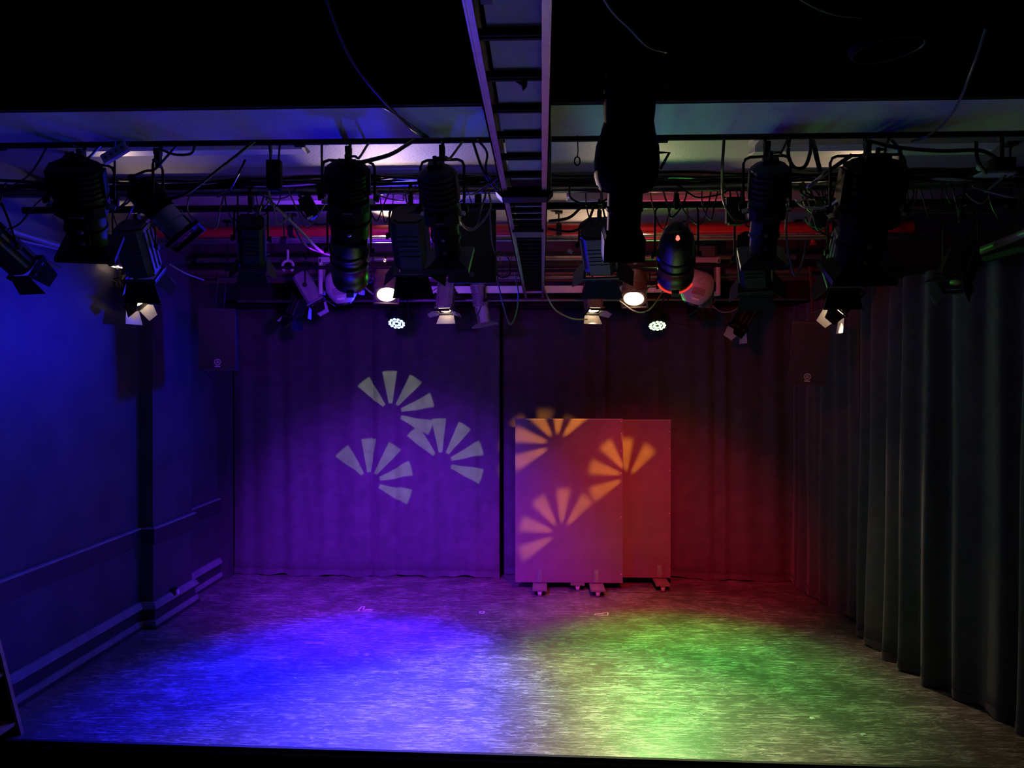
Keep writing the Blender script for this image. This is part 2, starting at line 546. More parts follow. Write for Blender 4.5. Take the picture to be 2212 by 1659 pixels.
# ================================================================== ROLLING FLATS
def flat(xl, xr, Y, zb, zt_, label, feet, yaw=0):
    c = V(((xl + xr) / 2, Y, 0))
    A = Matrix.Rotation(yaw, 3, 'Z')
    root = thing('rolling_flat', c, label, 'stage flat', 'rolling scenery flats')
    w = xr - xl
    def P(x, y, z):
        return c + A @ V((x, y, z))
    mb = MB().box(P(0, 0, (zb + zt_) / 2), (w, .018, zt_ - zb), A)
    mb.build('face_panel', 'flat_paint', root)
    for x in (-w / 2 + .022, w / 2 - .022, 0):
        MB().box(P(x, .045, (zb + zt_) / 2), (.044, .07, zt_ - zb), A).build('stile', 'wood', root)
    for z in (zb + .022, (zb + zt_) / 2, zt_ - .022):
        for x in (-w / 4, w / 4):
            MB().box(P(x, .045, z), (w / 2 - .07, .07, .044), A).build('rail', 'wood', root)
    MB().box(P(0, .035, zt_ + .003), (w, .09, .006), A).build('top_edging', 'flap_inner', root)
    for z in (zb + .10, zb + .75, zb + 1.25, zb + 1.5, zb + 1.7, zt_ - .02):
        MB().lathe(P(w / 2 - .02, -.009, z), A @ V((0, -1, 0)), [(0, .006), (.003, .004)], 8).build('screw_head', 'white_plastic', root)
    for x in feet:
        ft = MB().box(P(x, -.14, zb - .016), (.16, .30, .018), A).build('foot_plate', 'flat_paint', root)
        b = MB().box(P(x, -.014, zb + .075), (.05, .012, .14), A)
        b.box(P(x, -.026, zb + .05), (.012, .03, .10), A)
        b.build('foot_bracket', 'steel', root)
        for yy in (-.262, .12):
            if yy > 0:
                MB().box(P(x, .09, zb - .016), (.14, .14, .018), A).build('foot_plate', 'wood', root)
            k = MB().box(P(x, yy, zb - .034), (.045, .045, .018), A)
            k.box(P(x - .024, yy, zb - .04), (.004, .03, .04), A).box(P(x + .024, yy, zb - .04), (.004, .03, .04), A)
            cs = k.build('caster', 'steel', root)
            r = .030
            MB().lathe(P(x - .018, yy, r), A @ V((1, 0, 0)), [(0, r * .85), (.004, r), (.014, r), (.016, r * .8), (.02, r * .8), (.022, r), (.032, r), (.036, r * .85)], 14).build('wheel', 'pale_plastic', cs)
    return root
a0, a1 = at(1113, 905, 8.75), at(1345, 1258, 8.75)
zb1 = .085
flat(a0.x, a1.x, 8.75, zb1, at(1230, 906, 8.75).z, 'wide front rolling flat with fan light patterns, left of the two', (-.33, .31), 0)
b1 = at(1449, 908, 8.98)
flat(b1.x - 1.22, b1.x, 8.98, .09, at(1400, 908, 8.98).z, 'rear rolling flat showing only its right strip behind the wider flat', (-.48, .48), 0)

# ================================================================== OVERHEAD: bars, tray, lights
def bar(name, pts, r, m, label, rods=(), cat='lighting bar', rodz=ZC):
    a, b = V(pts[0]), V(pts[1])
    root = thing(name, (a + b) / 2, label, cat)
    MB().cyl(a, b, r, 14).build('tube', m, root, smooth=True)
    for t in rods:
        q = a.lerp(b, t)
        MB().cyl(q, V((q.x, q.y, rodz)), .008, 6).box(V((q.x, q.y, rodz - .01)), (.07, .07, .02)).build('drop_rod', 'black_metal', root)
        MB().lathe(q - V((.025, 0, 0)) if abs(b.x - a.x) > 1 else q - V((0, .025, 0)), (b - a), [(0, r + .012), (.05, r + .012)], 12).build('pipe_clip', 'black_metal', root)
    return root
ZB = 3.64
Y0, Y1, Y2, Y3, Y4 = 4.13, 5.0, 6.56, 7.7, 8.22
bar('lighting_bar', ((-3.85, Y0, ZB + .06), (3.4, Y0, ZB + .06)), .021, 'black_metal', 'front black lighting bar tucked behind the pale beam', (.12, .35, .62, .9))
bar('lighting_bar', ((-3.85, Y1, ZB), (3.45, Y1, ZB)), .026, 'pipe_steel', 'second lighting bar thick with cables, across the whole stage', (.14, .33, .6, .84))
bar('lighting_bar', ((-3.6, Y1 + .22, ZB - .06), (3.45, Y1 + .22, ZB - .06)), .024, 'black_metal', 'black lighting bar close behind the cable laden one', (.05, .5, .95))
bar('lighting_bar', ((-3.6, Y2, 3.60), (3.3, Y2, 3.60)), .024, 'pipe_steel', 'steel lighting bar just below the red sprinkler pipe', (.2, .7))
bar('lighting_bar', ((-3.5, Y3, ZB - .03), (3.2, Y3, ZB - .03)), .025, 'pipe_steel', 'brownish steel bar carrying the lit round lamps', (.1, .5, .9))
bar('lighting_bar', ((-3.5, Y4, ZB - .15), (3.1, Y4, ZB - .15)), .024, 'pipe_steel', 'rear lighting bar holding the blue and green lamps', (.15, .5, .85))
bar('lighting_bar', ((-3.5, 8.75, 3.30), (3.0, 8.75, 3.30)), .02, 'pipe_steel', 'lowest thin bar in front of the back curtain top', (.2, .8), rodz=3.62)
bar('side_pipe', (at(-60, 473, 4.95), at(268, 575, 6.85)), .026, 'mid_grey', 'bluish steel pipe running back along the left wall', (.9,))
bar('side_pipe', (at(-60, 497, 4.95), at(190, 552, 6.3)), .012, 'mid_grey', 'thin lower pipe along the left wall')
bar('side_pipe', (at(2300, 470, 4.4), at(2090, 553, 5.5)), .026, 'mid_grey', 'taped steel pipe angled at the upper right', (.1,))
bar('side_pipe', (at(1860, 455, Y1 + .4), at(2212, 460, Y1 + .4)), .012, 'pipe_steel', 'thin steel rod below the second bar at the right')
bar('side_pipe', (at(2212, 585, 5.9), at(1990, 615, 7.5)), .02, 'dark_grey', 'dark pipe beside the right curtain top')
# red sprinkler main
bar('support_rail', ((-3.5, 7.5, 3.5), (3.1, 7.5, 3.5)), .018, 'black_metal', 'dark rail from which the loudspeakers with round emblems hang', (.06, .5, .94), 'rail')
rp = bar('sprinkler_pipe', ((-3.8, 7.2, 3.80), (3.4, 7.2, 3.80)), .052, 'red_paint', 'thick red sprinkler pipe across the ceiling', (.2, .55, .9), 'pipe')
for x in (-1.7, -.2, 1.25, 2.5):
    MB().cyl((x, 7.2, 3.80), (x, 7.2, 3.68), .016, 8).lathe((x, 7.2, 3.68), (0, 0, -1), [(0, .02), (.02, .02), (.03, .035), (.034, .035)], 10).build('sprinkler_head', 'red_paint', rp)
bar('heating_pipe', ((-3.8, 8.05, 3.56), (-2.3, 8.05, 3.56)), .045, 'brown_metal', 'short brown pipe at the upper left below the bulkhead', (), 'pipe')
bar('heating_pipe', ((1.9, 8.05, 3.52), (3.0, 8.05, 3.52)), .03, 'brown_metal', 'short brown pipe at the upper right below the bulkhead', (), 'pipe')
mb = MB().box((-.05, 8.24, 3.36), (3.4, .03, .075))
tr = tag(mb.build('cable_trunking', 'white_plastic'), 'white trunking strip behind the hanging lamps, catching blue and green light', 'trunking')
for x in (-1.2, -.6, 0, .6, 1.2):
    MB().box((x, 8.222, 3.36), (.012, .008, .08)).build('joint_cover', 'white_plastic', tr)

# fluorescent fittings
def fluoro(px0, px1, py, Y, label, ends=(1, 1)):
    a, b = at(px0, py, Y), at(px1, py, Y)
    z = a.z
    c = (a + b) / 2
    L = b.x - a.x
    root = thing('fluorescent_fitting', (c.x, Y, z), label, 'ceiling light', 'unlit fluorescent ceiling fittings')
    MB().box((c.x, Y, z + .075), (L * .97, .07, .05)).build('spine', 'white_plastic', root)
    sec = [(-.065, .05), (-.095, .004), (-.055, -.022), (.055, -.022), (.095, .004), (.065, .05)]
    n = len(sec)
    vs = []
    for x, sg in ((a.x, 1), (b.x, -1)):
        for yy, zz in sec:
            vs.append(V((x + sg * (.055 if zz > .02 else (.03 if zz < 0 else .02)), Y + yy, z + zz)))
    MB().add(vs, [tuple(range(n - 1, -1, -1)), tuple(range(n, 2 * n))] + [(i, (i + 1) % n, n + (i + 1) % n, n + i) for i in range(n)]).build('diffuser', 'white_plastic', root)
    for x, sg in ((a.x, 1), (b.x, -1)):
        MB().box((x + sg * .045, Y, z + .06), (.05, .12, .03)).build('end_cap', 'white_plastic', root)
    for x in (c.x - L * .3, c.x + L * .3):
        MB().cyl((x, Y, z + .09), (x, Y, ZC), .006, 6).build('suspension_rod', 'steel', root)
    return root
fluoro(150, 668, 326, 4.85, 'long unlit fluorescent fitting at the upper left, tinted blue')
fluoro(1615, 2148, 326, 4.85, 'long unlit fluorescent fitting at the upper right, pale grey')
fluoro(578, 1000, 441, 6.32, 'unlit fluorescent fitting behind the second bar, left of the tray')
fluoro(1218, 1640, 441, 6.32, 'unlit fluorescent fitting behind the second bar, right of the tray')
fluoro(505, 842, 511, 7.95, 'purple lit fluorescent fitting under the red pipe, far left')
fluoro(868, 1118, 511, 7.95, 'unlit fluorescent fitting under the red pipe, just left of the tray')
fluoro(1190, 1470, 511, 7.95, 'unlit fluorescent fitting under the red pipe, just right of the tray')
fluoro(1498, 1787, 511, 7.95, 'pinkish lit fluorescent fitting under the red pipe, far right')

# cable tray
TZ, TX0, TX1 = CAMZ + .90, -.197, .030
tray = thing('cable_tray', ((TX0 + TX1) / 2, 4, TZ), 'long aluminium ladder tray with black rungs running overhead to the back', 'cable tray')
ya, yb = -1.3, 9.0
for x, s in ((TX0, 1), (TX1, -1)):
    mb = MB()
    mb.box((x + s * .003, (ya + yb) / 2, TZ + .045), (.006, yb - ya, .09))
    mb.box((x + s * .015, (ya + yb) / 2, TZ + .003), (.030, yb - ya, .006))
    mb.box((x + s * .015, (ya + yb) / 2, TZ + .087), (.030, yb - ya, .006))
    mb.box((x + s * .011, (ya + yb) / 2, TZ - .002), (.004, yb - ya, .004))
    mb.build('side_rail', 'aluminium', tray)
    MB().box((x + s * .034, (ya + yb) / 2, TZ + .07), (.004, yb - ya, .03)).build('rail_lip', 'dark_grey', tray)
rung = [1.36]
yy = 2.095
k = 0
ys = []
y = yy - 3 * .29
while y < 8.95:
    ys.append(y)
    y += .29 if y < 3.9 else .17
for y in ys:
    mb = MB().box(((TX0 + TX1) / 2, y, TZ + .034), (TX1 - TX0 - .05, .026, .02))
    mb.box(((TX0 + TX1) / 2, y + .006, TZ + .022), (TX1 - TX0 - .05, .012, .004))
    mb.build('rung', 'black_metal', tray)
MB().box(((TX0 + TX1) / 2 + .012, (ya + yb) / 2, TZ + .051), (TX1 - TX0 - .075, yb - ya, .012)).build('top_board', 'tray_board', tray)
cx = (TX0 + TX1) / 2
MB().add([V((cx + a * w, y, z)) for y in (3.72, 3.84) for (a, w, z) in ((-1, .14, TZ - .0), (1, .14, TZ - .0), (1, .11, TZ - .03), (-1, .11, TZ - .03))],
         [(0, 1, 2, 3), (7, 6, 5, 4), (0, 4, 5, 1), (1, 5, 6, 2), (2, 6, 7, 3), (3, 7, 4, 0)]).build('hanger_bracket', 'black_metal', tray)
for s in (-.125, .125):
    MB().cyl((cx + s, 3.78, TZ), (cx + s, 3.78, 3.67), .006, 6).build('hanger_rod', 'steel', tray)
MB().box((cx, 4.78, TZ - .006), (.17, .18, .02)).box((cx, 4.70, TZ - .004), (.19, .03, .026)).build('joint_plate', 'mid_grey', tray)
MB().box((cx - .055, 1.92, TZ + .043), (.03, .05, .004)).build('tape_patch', 'dark_grey', tray)
q = at(1118, 182, 2.36)
MB().plate([V((q.x - .02, 2.405, TZ + .03)), V((q.x + .03, 2.405, TZ + .03)), V((q.x + .028, 2.405, TZ + .008)), V((q.x + .015, 2.405, TZ - .008)), V((q.x + .012, 2.405, TZ + .01))], .003).build('torn_tape', 'black_metal', tray)

# ------------------------------------------------------------------ luminaires
def frame(Pr, Pf, ax=None):
    d = (Pf - Pr).normalized()
    ex = V(ax).normalized() if ax is not None else d.cross(V((0, 0, 1)))
    if ex.length < .15:
        ex = V((1, 0, 0))
    ex = (ex - d * ex.dot(d)).normalized()
    if ex.x < 0:
        ex = -ex
    ey = d.cross(ex)
    return d, Matrix((ex, ey, d)).transposed()      # columns: tilt axis, cross, beam

def hanging(root, piv, A, half, top, m='black_metal', wire=False, th=.022):
    """U yoke from the pivots up to a hook clamp on the bar at 'top'"""
    ex = A.col[0]
    exh = V((ex.x, ex.y, 0)).normalized()
    top = V(top)
    yk = top - V((0, 0, .11))
    if yk.z < piv.z + .02:
        yk.z = piv.z + .02
    pts = []
    l0, r0 = piv - ex * half, piv + ex * half
    l1, r1 = yk - exh * half, yk + exh * half
    rr = min(.035, half * .5)
    pts = [l0, l0.lerp(l1, .5), l1 - V((0, 0, rr)), l1 + exh * rr * .3 - V((0, 0, rr * .3)), l1 + exh * rr, yk, r1 - exh * rr, r1 - exh * rr * .3 - V((0, 0, rr * .3)), r1 - V((0, 0, rr)), r0.lerp(r1, .5), r0]
    MB().tube(pts, th * .35 if not wire else .006, 6).build('yoke', m, root)
    cl = MB()
    cl.box(yk + V((0, 0, .035)), (.03, .03, .07))
    a0 = 0
    cl.tube([top + V((0, .037 * math.cos(t), .037 * math.sin(t))) for t in [(-.5 + 1.55 * k / 10) * math.pi for k in range(11)]], .010, 5)
    cl.box(top + V((0, 0, -.05)), (.028, .05, .03))
    cl.cyl(top + V((0, -.035, -.03)), top + V((0, -.08, -.03)), .006, 6)
    cl.box(yk - V((0, 0, .012)), (.022, .022, .024))
    cl.build('hook_clamp', 'black_metal', root)
    for s in (-1, 1):
        c0 = piv + ex * s * half
        MB().lathe(c0 - ex * s * .008, ex * s, [(0, .012), (.012, .012), (.014, .022), (.03, .022), (.032, .012)], 8).build('tilt_knob', 'black_metal', root)

def tail(root, start, end, r=.006, sag=.08, m='cable_black'):
    a, b = V(start), V(end)
    mid = a.lerp(b, .5) - V((0, 0, sag))
    MB().tube(smooth_path([a, a.lerp(mid, .6) + V((.01, -.02, .0)), mid, b.lerp(mid, .4), b], 5), r, 5).build('power_cable', m, root)

def profile(label, rp, fp, Y, dy, R, barz=None, body='black_metal', barrel=None, group='profile spotlights', flare=1.25, big=False, top=None, ax=None, lens=None, piv_t=.42, br=1.0):
    Pr, Pf = at(rp[0], rp[1], Y - dy * piv_t), at(fp[0], fp[1], Y + dy * (1 - piv_t))
    d, A = frame(Pr, Pf, ax)
    L = (Pf - Pr).length
    piv = Pr.lerp(Pf, piv_t)
    if top is None:
        top = V((piv.x, piv.y, barz if barz else ZB))
    root = thing('profile_spotlight', piv, label, 'stage light', group)
    barrel = barrel or body
    ex, ey = A.col[0], A.col[1]
    # lamp house with ventilation rings
    pr = [(0, R * .55), (.02 * L, R * .82), (.05 * L, R * .95)]
    t = .05
    while t < .36:
        pr += [(t * L, R), ((t + .03) * L, R), ((t + .035) * L, R * .93), ((t + .05) * L, R * .93)]
        t += .055
    pr += [(.42 * L, R * .98), (.44 * L, R * .8)]
    MB().lathe(Pr, d, pr, 16, ex).build('lamp_house', body, root, smooth=True)
    MB().box(Pr + d * .0 + ey * 0, (R * .8, R * .5, .05), A).cyl(Pr - d * .0, Pr - d * .06, .012, 8).build('rear_cap', body, root)
    for s in (-1, 1):
        MB().box(Pr + d * .2 * L + ex * s * R * .95, (R * .18, R * .7, .26 * L), A).build('cooling_fin', body, root)
    # gate and shutters
    MB().bbox(Pr + d * .47 * L, (R * 1.9, R * 1.7, .12 * L), A, R * .35).build('gate', body, root)
    for sx, sy in ((1, 0), (-1, 0), (0, 1), (0, -1)):
        MB().box(Pr + d * .47 * L + ex * sx * R * 1.08 + ey * sy * R * .98, (R * (.35 if sx else .5), R * (.35 if sy else .5), .008), A).build('shutter_handle', 'steel', root)
    # barrel: two nested tubes, long side rib with slots
    MB().lathe(Pr, d, [(.52 * L, R * .78 * br), (.70 * L, R * .78 * br), (.705 * L, R * .84 * br), (.73 * L, R * .84 * br), (.735 * L, R * .74 * br), (.93 * L, R * .74 * br)], 18, ex).build('lens_tube', barrel, root, smooth=True)
    rb = MB().box(Pr + d * .74 * L - ey * R * .74, (R * .5, R * .22, .36 * L), A)
    rb.box(Pr + d * .74 * L + ey * R * .74, (R * .5, R * .22, .36 * L), A).build('barrel_rib', body, root)
    for tt in (.66, .80):
        for s in (-1, 1):
            MB().lathe(Pr + d * tt * L + ey * s * R * .84, ey * s, [(0, R * .12), (R * .08, R * .12), (R * .1, R * .07)], 8).build('locking_screw', 'steel', root)
    # colour frame holder
    w = R * flare
    fr = MB()
    fr.frustum(Pr + d * .90 * L, Pr + d * .955 * L, A, (R * 1.35, R * 1.35), (w * 1.8, w * 1.8))
    fr.build('frame_holder', body, root)
    fr = MB()
    for s in (-1, 1):
        fr.box(Pr + d * .98 * L + ex * s * w * .92, (w * .12, w * 1.9, .05 * L), A)
        fr.box(Pr + d * .98 * L + ey * s * w * .92, (w * 1.9, w * .12, .05 * L), A)
    fr.build('colour_frame', body, root)
    MB().lathe(Pr + d * .957 * L, d, [(0, R * .68), (.004, R * .66), (.012, R * .4)], 16, ex).build('lens', lens or 'lens_dark', root, smooth=True)
    hanging(root, piv, A, R * 1.22, top)
    tail(root, Pr - d * .05, top + V((.12, 0, .0)), .007, .05)
    return root, Pr, Pf, d, A

def doors(root, Pc, A, w, ln, opens, inner='flap_inner', outer='black_metal', tilt=0.0):
    """four barn doors hinged round the square of half width w at Pc; opens = degrees from straight ahead"""
    ex, ey, d = A.col[0], A.col[1], A.col[2]
    fr = MB()
    for s in (-1, 1):
        fr.box(Pc + ex * s * w, (.012, w * 2 + .012, .012), A)
        fr.box(Pc + ey * s * w, (w * 2, .012, .012), A)
    fr.build('barn_door_frame', outer, root)
    for k, (side, along) in enumerate(((ex, ey), (-ex, -ey), (ey, -ex), (-ey, ex))):
        if opens[k] is None:
            continue
        a = math.radians(opens[k])
        u = d * math.cos(a) + side * math.sin(a)
        n = (side * math.cos(a) - d * math.sin(a))
        h = Pc + side * w + d * .008
        if k < 2:
            w0, w1 = w * .95, w * .62
        else:
            w0, w1 = w * .95, w * 1.25
        poly = [h - along * w0, h + along * w0, h + along * w1 + u * ln, h - along * w1 + u * ln]
        fl = MB().plate([p + n * .0015 for p in poly], .002).build('barn_door_flap', outer, root)
        MB().plate([p - n * .0008 for p in poly], .0012).build('flap_inside', inner, fl)
        hg = MB()
        for s in (-.5, .5):
            hg.cyl(h + along * w * (s - .12), h + along * w * (s + .12), .005, 6)
        hg.build('hinge', 'steel', fl)

def fresnel(label, rp, fp, Y, dy, w, barz=None, lit=None, body='black_metal', opens=(40, 40, 40, 40), dl=None, group='fresnel spotlights', top=None, ax=None, piv_t=.45, lpow=0, lang=60, Pr=None, Pf=None, round_=False, inner='flap_inner', aim=None):
    if Pr is None:
        Pr, Pf = at(rp[0], rp[1], Y - dy * piv_t), at(fp[0], fp[1], Y + dy * (1 - piv_t))
    d, A = frame(Pr, Pf, ax)
    L = (Pf - Pr).length
    ex, ey = A.col[0], A.col[1]
    piv = Pr.lerp(Pf, piv_t)
    if top is None:
        top = V((piv.x, piv.y, barz if barz else ZB))
    root = thing('fresnel_spotlight', piv, label, 'stage light', group)
    if round_:
        MB().lathe(Pr, d, [(0, w * .5), (.06 * L, w * .85), (.16 * L, w), (.6 * L, w), (.62 * L, w * 1.05), (.66 * L, w * 1.05), (.67 * L, w), (L * .95, w), (L * .96, w * 1.08), (L, w * 1.08)], 22, ex).build('lamp_house', body, root, smooth=True)
    else:
        MB().bbox(Pr + d * .5 * L, (w * 1.9, w * 1.9, L * .96), A, w * .35).build('lamp_house', body, root)
        MB().bbox(Pr + d * .04 * L, (w * 1.6, w * 1.6, L * .1), A, w * .3).build('rear_cap', body, root)
        for s in (-1, 1):
            vt = MB()
            for q in range(5):
                vt.box(Pr + d * (.3 + .1 * q) * L + ey * s * w * .96, (w * 1.1, .006, L * .05), A)
            vt.build('vent_louvre', body, root)
            rb = MB()
            for q in (-.55, 0, .55):
                rb.box(Pr + d * .5 * L + ex * s * w * .97 + ey * q * w, (.01, w * .22, L * .8), A)
            rb.build('body_rib', 'dark_grey' if body == 'black_metal' else body, root)
        MB().lathe(Pr, d, [(.94 * L, w * .92), (L, w * .92)], 20, ex).build('lens_ring', body, root, smooth=True)
    MB().lathe(Pr + d * (L + .001), d, [(0, w * .80), (.006, w * .78), (.016, w * .5), (.02, w * .2)], 22, ex).build('lens', lit or 'lens_dark', root, smooth=True)
    gf = MB()
    for s in (-1, 1):
        gf.box(Pf + d * .012 + ex * s * w * 1.0, (w * .14, w * 2.15, .012), A)
        gf.box(Pf + d * .012 + ey * s * w * 1.0, (w * 2.15, w * .14, .012), A)
    gf.build('colour_frame', body, root)
    if opens:
        doors(root, Pf + d * .03, A, w * .98, dl or w * 1.3, opens, inner=inner)
    hanging(root, piv, A, w * 1.2, top)
    tail(root, Pr, top + V((.1, 0, .02)), .006, .06)
    if lpow:
        spot(root, Pf + d * .04, aim or d, lpow, WARM, lang, .7, w * .6)
    return root, Pr, Pf, d, A

def par(label, rp, fp, Y, dy, R, barz=None, group='ribbed black lamp cans', ring=None, dot=False, body='black_gloss', top=None, wire=False, light=None, spill=None):
    Pr, Pf = at(rp[0], rp[1], Y - dy * .45), at(fp[0], fp[1], Y + dy * .55)
    d, A = frame(Pr, Pf)
    L = (Pf - Pr).length
    ex, ey = A.col[0], A.col[1]
    piv = Pr.lerp(Pf, .5)
    top = top or V((piv.x, piv.y, barz or ZB))
    root = thing('lamp_can', piv, label, 'stage light', group)
    pr = [(0, R * .30), (.03 * L, R * .52), (.10 * L, R * .72), (.2 * L, R * .86), (.36 * L, R * .95), (.44 * L, R * .97)]
    MB().lathe(Pr, d, pr, 26, ex).build('rear_dome', body, root, smooth=True)
    MB().lathe(Pr, d, [(.43 * L, R), (.45 * L, R * 1.04), (.49 * L, R * 1.04), (.51 * L, R * .96), (.58 * L, R * .96), (.60 * L, R * 1.04), (.64 * L, R * 1.04), (.66 * L, R * .97), (.84 * L, R * .97), (.86 * L, R * 1.02), (.97 * L, R * .98), (L, R * .95)], 26, ex).build('ribbed_can', body, root, smooth=True)
    MB().lathe(Pr + d * L, d, [(0, R * .9), (.004, R * .85), (.012, R * .4)], 20, ex).build('lens', 'lens_dark', root, smooth=True)
    if ring:
        for k in range(2):
            pts = []
            for q in range(9):
                a = math.radians((25 if k == 0 else 100) + q * 7.0)
                pts.append(Pr + d * (.97 * L) + (ex * math.cos(a) + ey * math.sin(a)) * R * 1.0)
            MB().tube(pts, .008, 6).build('rim_glow_arc', ring, root)  # emissive arcs stand in for red lamp light caught on the rim
    MB().box(Pr + d * (L * .98) + (ey if ey.z < 0 else -ey) * R * 1.0, (.05, .03, .05), A).build('rim_catch', 'black_metal', root)
    if dot:
        MB().lathe(Pr + (ey if ey.y < 0 else -ey) * R * .35 + d * .02, (ey if ey.y < 0 else -ey), [(0, .012), (.03, .012), (.036, .006)], 8).build('indicator_light', 'led_red', root)
    if light:
        spot(root, Pf + d * .03, V(light[0]) - Pf, light[1], light[2], light[3], 1.0, .08)
        spot(root, Pf + d * .03, V(spill[0]) - Pf, P_CAN_SPILL * spill[1], light[2], 100, 1.0, .08, 'lamp_spill')
    hanging(root, piv, A, R * 1.12, top)
    MB().tube(smooth_path([Pr + d * .01, Pr + V((.03, -.09, .02)), piv + V((.05, -R - .03, .06)), piv + V((.08, -R - .02, -.02))], 6), .006, 5).build('power_cable', 'cable_black', root)
    return root
RS = 1.0

# --- hung from the front bar
zb0 = ZB + .06
profile('big black spotlight at the far upper left, almost lost in the dark', (160, 352), (196, 540), Y0, .30, .135, zb0, flare=1.15)
r_, Pr, Pf, d, A = profile('spotlight with blue lit barrel pointing down to the right', (296, 398), (404, 515), Y0, .06, .088, zb0, barrel='white_plastic', body='black_metal', br=1.1)
profile('fat black spotlight hung left of centre, above the ribbed can', (750, 358), (757, 515), Y0, .30, .114, zb0, flare=.85, br=1.25)
gobo_w = profile('slim dark spotlight hung just left of the aluminium tray', (942, 362), (972, 566), Y0, .36, .098, zb0, body='dark_grey', barrel='dark_grey', flare=1.3)
gobo_o = profile('slim spotlight with violet sheen hung right of centre under the beam', (1664, 352), (1646, 562), Y0, .30, .098, zb0, body='dark_grey', barrel='mid_grey', flare=1.3)
profile('huge black spotlight silhouette at the upper right', (1893, 345), (1848, 592), Y0, .30, .155, zb0, flare=1.1)
# near silhouette hung in front of the beam
fohz = 4.20
bar('lighting_bar', ((-2.5, 3.0, fohz), (3.3, 3.0, fohz)), .025, 'black_metal', 'black lighting bar high in front of the beam', (.1, .5, .9), rodz=4.57)
Pr, Pf = at(1369, 40, 2.85), at(1344, 556, 3.25)
d, A = frame(Pr, Pf)
ns = thing('profile_spotlight', Pr.lerp(Pf, .5), 'long black spotlight silhouette nearest the camera, right of the tray', 'stage light', 'profile spotlights')
L = (Pf - Pr).length
nl = lambda pr, name, sq=1.0: MB().lathe(Pr, d, [(t * L, r) for t, r in pr], 18, A.col[0], squash=sq).build(name, 'black_metal', ns, smooth=True)
nl([(0, .06), (.03, .09), (.10, .10), (.36, .100), (.41, .096)], 'lamp_house')
nl([(.40, .098), (.45, .108), (.50, .124), (.56, .130), (.63, .128), (.665, .118), (.67, .108), (.685, .108), (.69, .08)], 'gate')
nl([(.68, .071), (.76, .071), (.765, .076), (.78, .076), (.785, .069), (.90, .069)], 'lens_tube')
MB().frustum(Pr + d * .875 * L, Pr + d * .90 * L, A, (.15, .15), (.168, .168)).box(Pr + d * .945 * L, (.168, .168, .10 * L), A).build('front_hood', 'black_metal', ns)
MB().lathe(Pr + d * L * .996, d, [(0, .06), (.008, .05)], 16).build('lens', 'lens_dark', ns, smooth=True)
for t, sx in ((.60, -.05), (.655, .01), (.62, .03)):
    MB().box(Pr + d * t * L + A.col[0] * sx + V((0, -.126, 0)), (.03, .006, .006), Matrix.Rotation(.4, 3, 'Y')).build('shutter_handle', 'steel', ns)
MB().tube([Pr + d * .53 * L + A.col[0] * .125, Pr + d * .53 * L + A.col[0] * .165, Pr + d * .60 * L + A.col[0] * .135], .006, 5).build('side_handle', 'black_metal', ns)
hanging(ns, Pr.lerp(Pf, .30), A, .112, (Pr.lerp(Pf, .30).x, 3.0, fohz), th=.016)

# --- second bar
par('ribbed black can below the fat spotlight, left of centre', (752, 470), (757, 606), Y1, .50, .125, ZB, light=(at(875, 1320, 9.1), P_PURPLE, PURPLE, 68), spill=(at(738, 530, 7.7), 2.0))
RS = 1.0
par('ribbed black can with red glow on its rim and red indicator, right of centre', (1464, 492), (1458, 603), Y1, .50, .122, ZB, ring='rim_glow', dot=True, light=(at(1390, 1240, 8.8), P_RED, RED, 57), spill=(at(1520, 550, 7.7), .5))
fresnel('dark boxy lamp with barn doors hung at the left of the second bar', (541, 478), (545, 560), Y1, .22, .088, ZB, opens=(35, 35, 10, 60))
fresnel('black barn door lamp left of the slim spotlight, before the warm ceiling', (882, 462), (893, 566), Y1, .26, .115, ZB, opens=(40, 40, 20, 50), body='dark_grey')
fresnel('black barn door lamp just right of the aluminium tray', (1290, 492), (1300, 572), Y1 + .22, .28, .115, ZB - .06, opens=(40, 45, 15, 50), body='dark_grey')
fresnel('dark barn door lamp behind the violet spotlight at the right', (1628, 520), (1634, 602), Y1 + .22, .26, .11, ZB - .06, opens=(35, 35, 15, 50))
fresnel('grey ribbed lamp at the left wall, hanging over the lit barn doors', (283, 486), (312, 588), Y1 + .22, .2, .105, ZB - .06, opens=(30, 30, 20, 20), body='dark_grey')
fresnel('grey striped lamp beside the huge silhouette at the right', (1842, 500), (1818, 596), Y1 + .22, .25, .105, ZB - .06, opens=(None, 30, 40, None), body='mid_grey')
fresnel('black lamp cropped by the left edge of the picture', (-30, 500), (52, 574), 4.75, .25, .09, top=at(-20, 470, 4.75) + V((0, 0, .2)), opens=(8, 8, 12, 12))
fresnel('dark lamp by the right curtain with one green lit flap', (2085, 545), (2062, 606), Y1 + .22, -.1, .09, ZB - .06, opens=(10, 5, 30, None), inner='pale_plastic')

# --- lit round lamps on the brown bar
lit_l = fresnel('lit round lamp left of the tray, glowing straight at the camera', (832, 586), (836, 636), Y3, -.18, .122, ZB - .03, lit='lens_lit', body='brown_metal', opens=None, round_=True, lpow=P_WARM_PAR * .12, lang=62, group='lit warm lamps', aim=flr(1050, 1700) - at(836, 636, Y3))
lit_r = fresnel('lit round lamp right of the tray, glowing straight at the camera', (1373, 592), (1369, 645), Y3, -.18, .122, ZB - .03, lit='lens_lit', body='brown_metal', opens=None, round_=True, lpow=P_WARM_PAR, lang=64, group='lit warm lamps', aim=flr(1170, 1610) - at(1369, 645, Y3))
fresnel('grey lit lamp with barn doors below the black loudspeaker', (966, 608), (961, 668), Y4, -.09, .085, ZB - .15, lit='lens_lit_soft', body='mid_grey', opens=(70, 70, 60, -5), lpow=P_WARM_FRES, lang=60, aim=flr(1150, 1560) - at(961, 668, Y4), group='lit warm lamps', dl=.10)
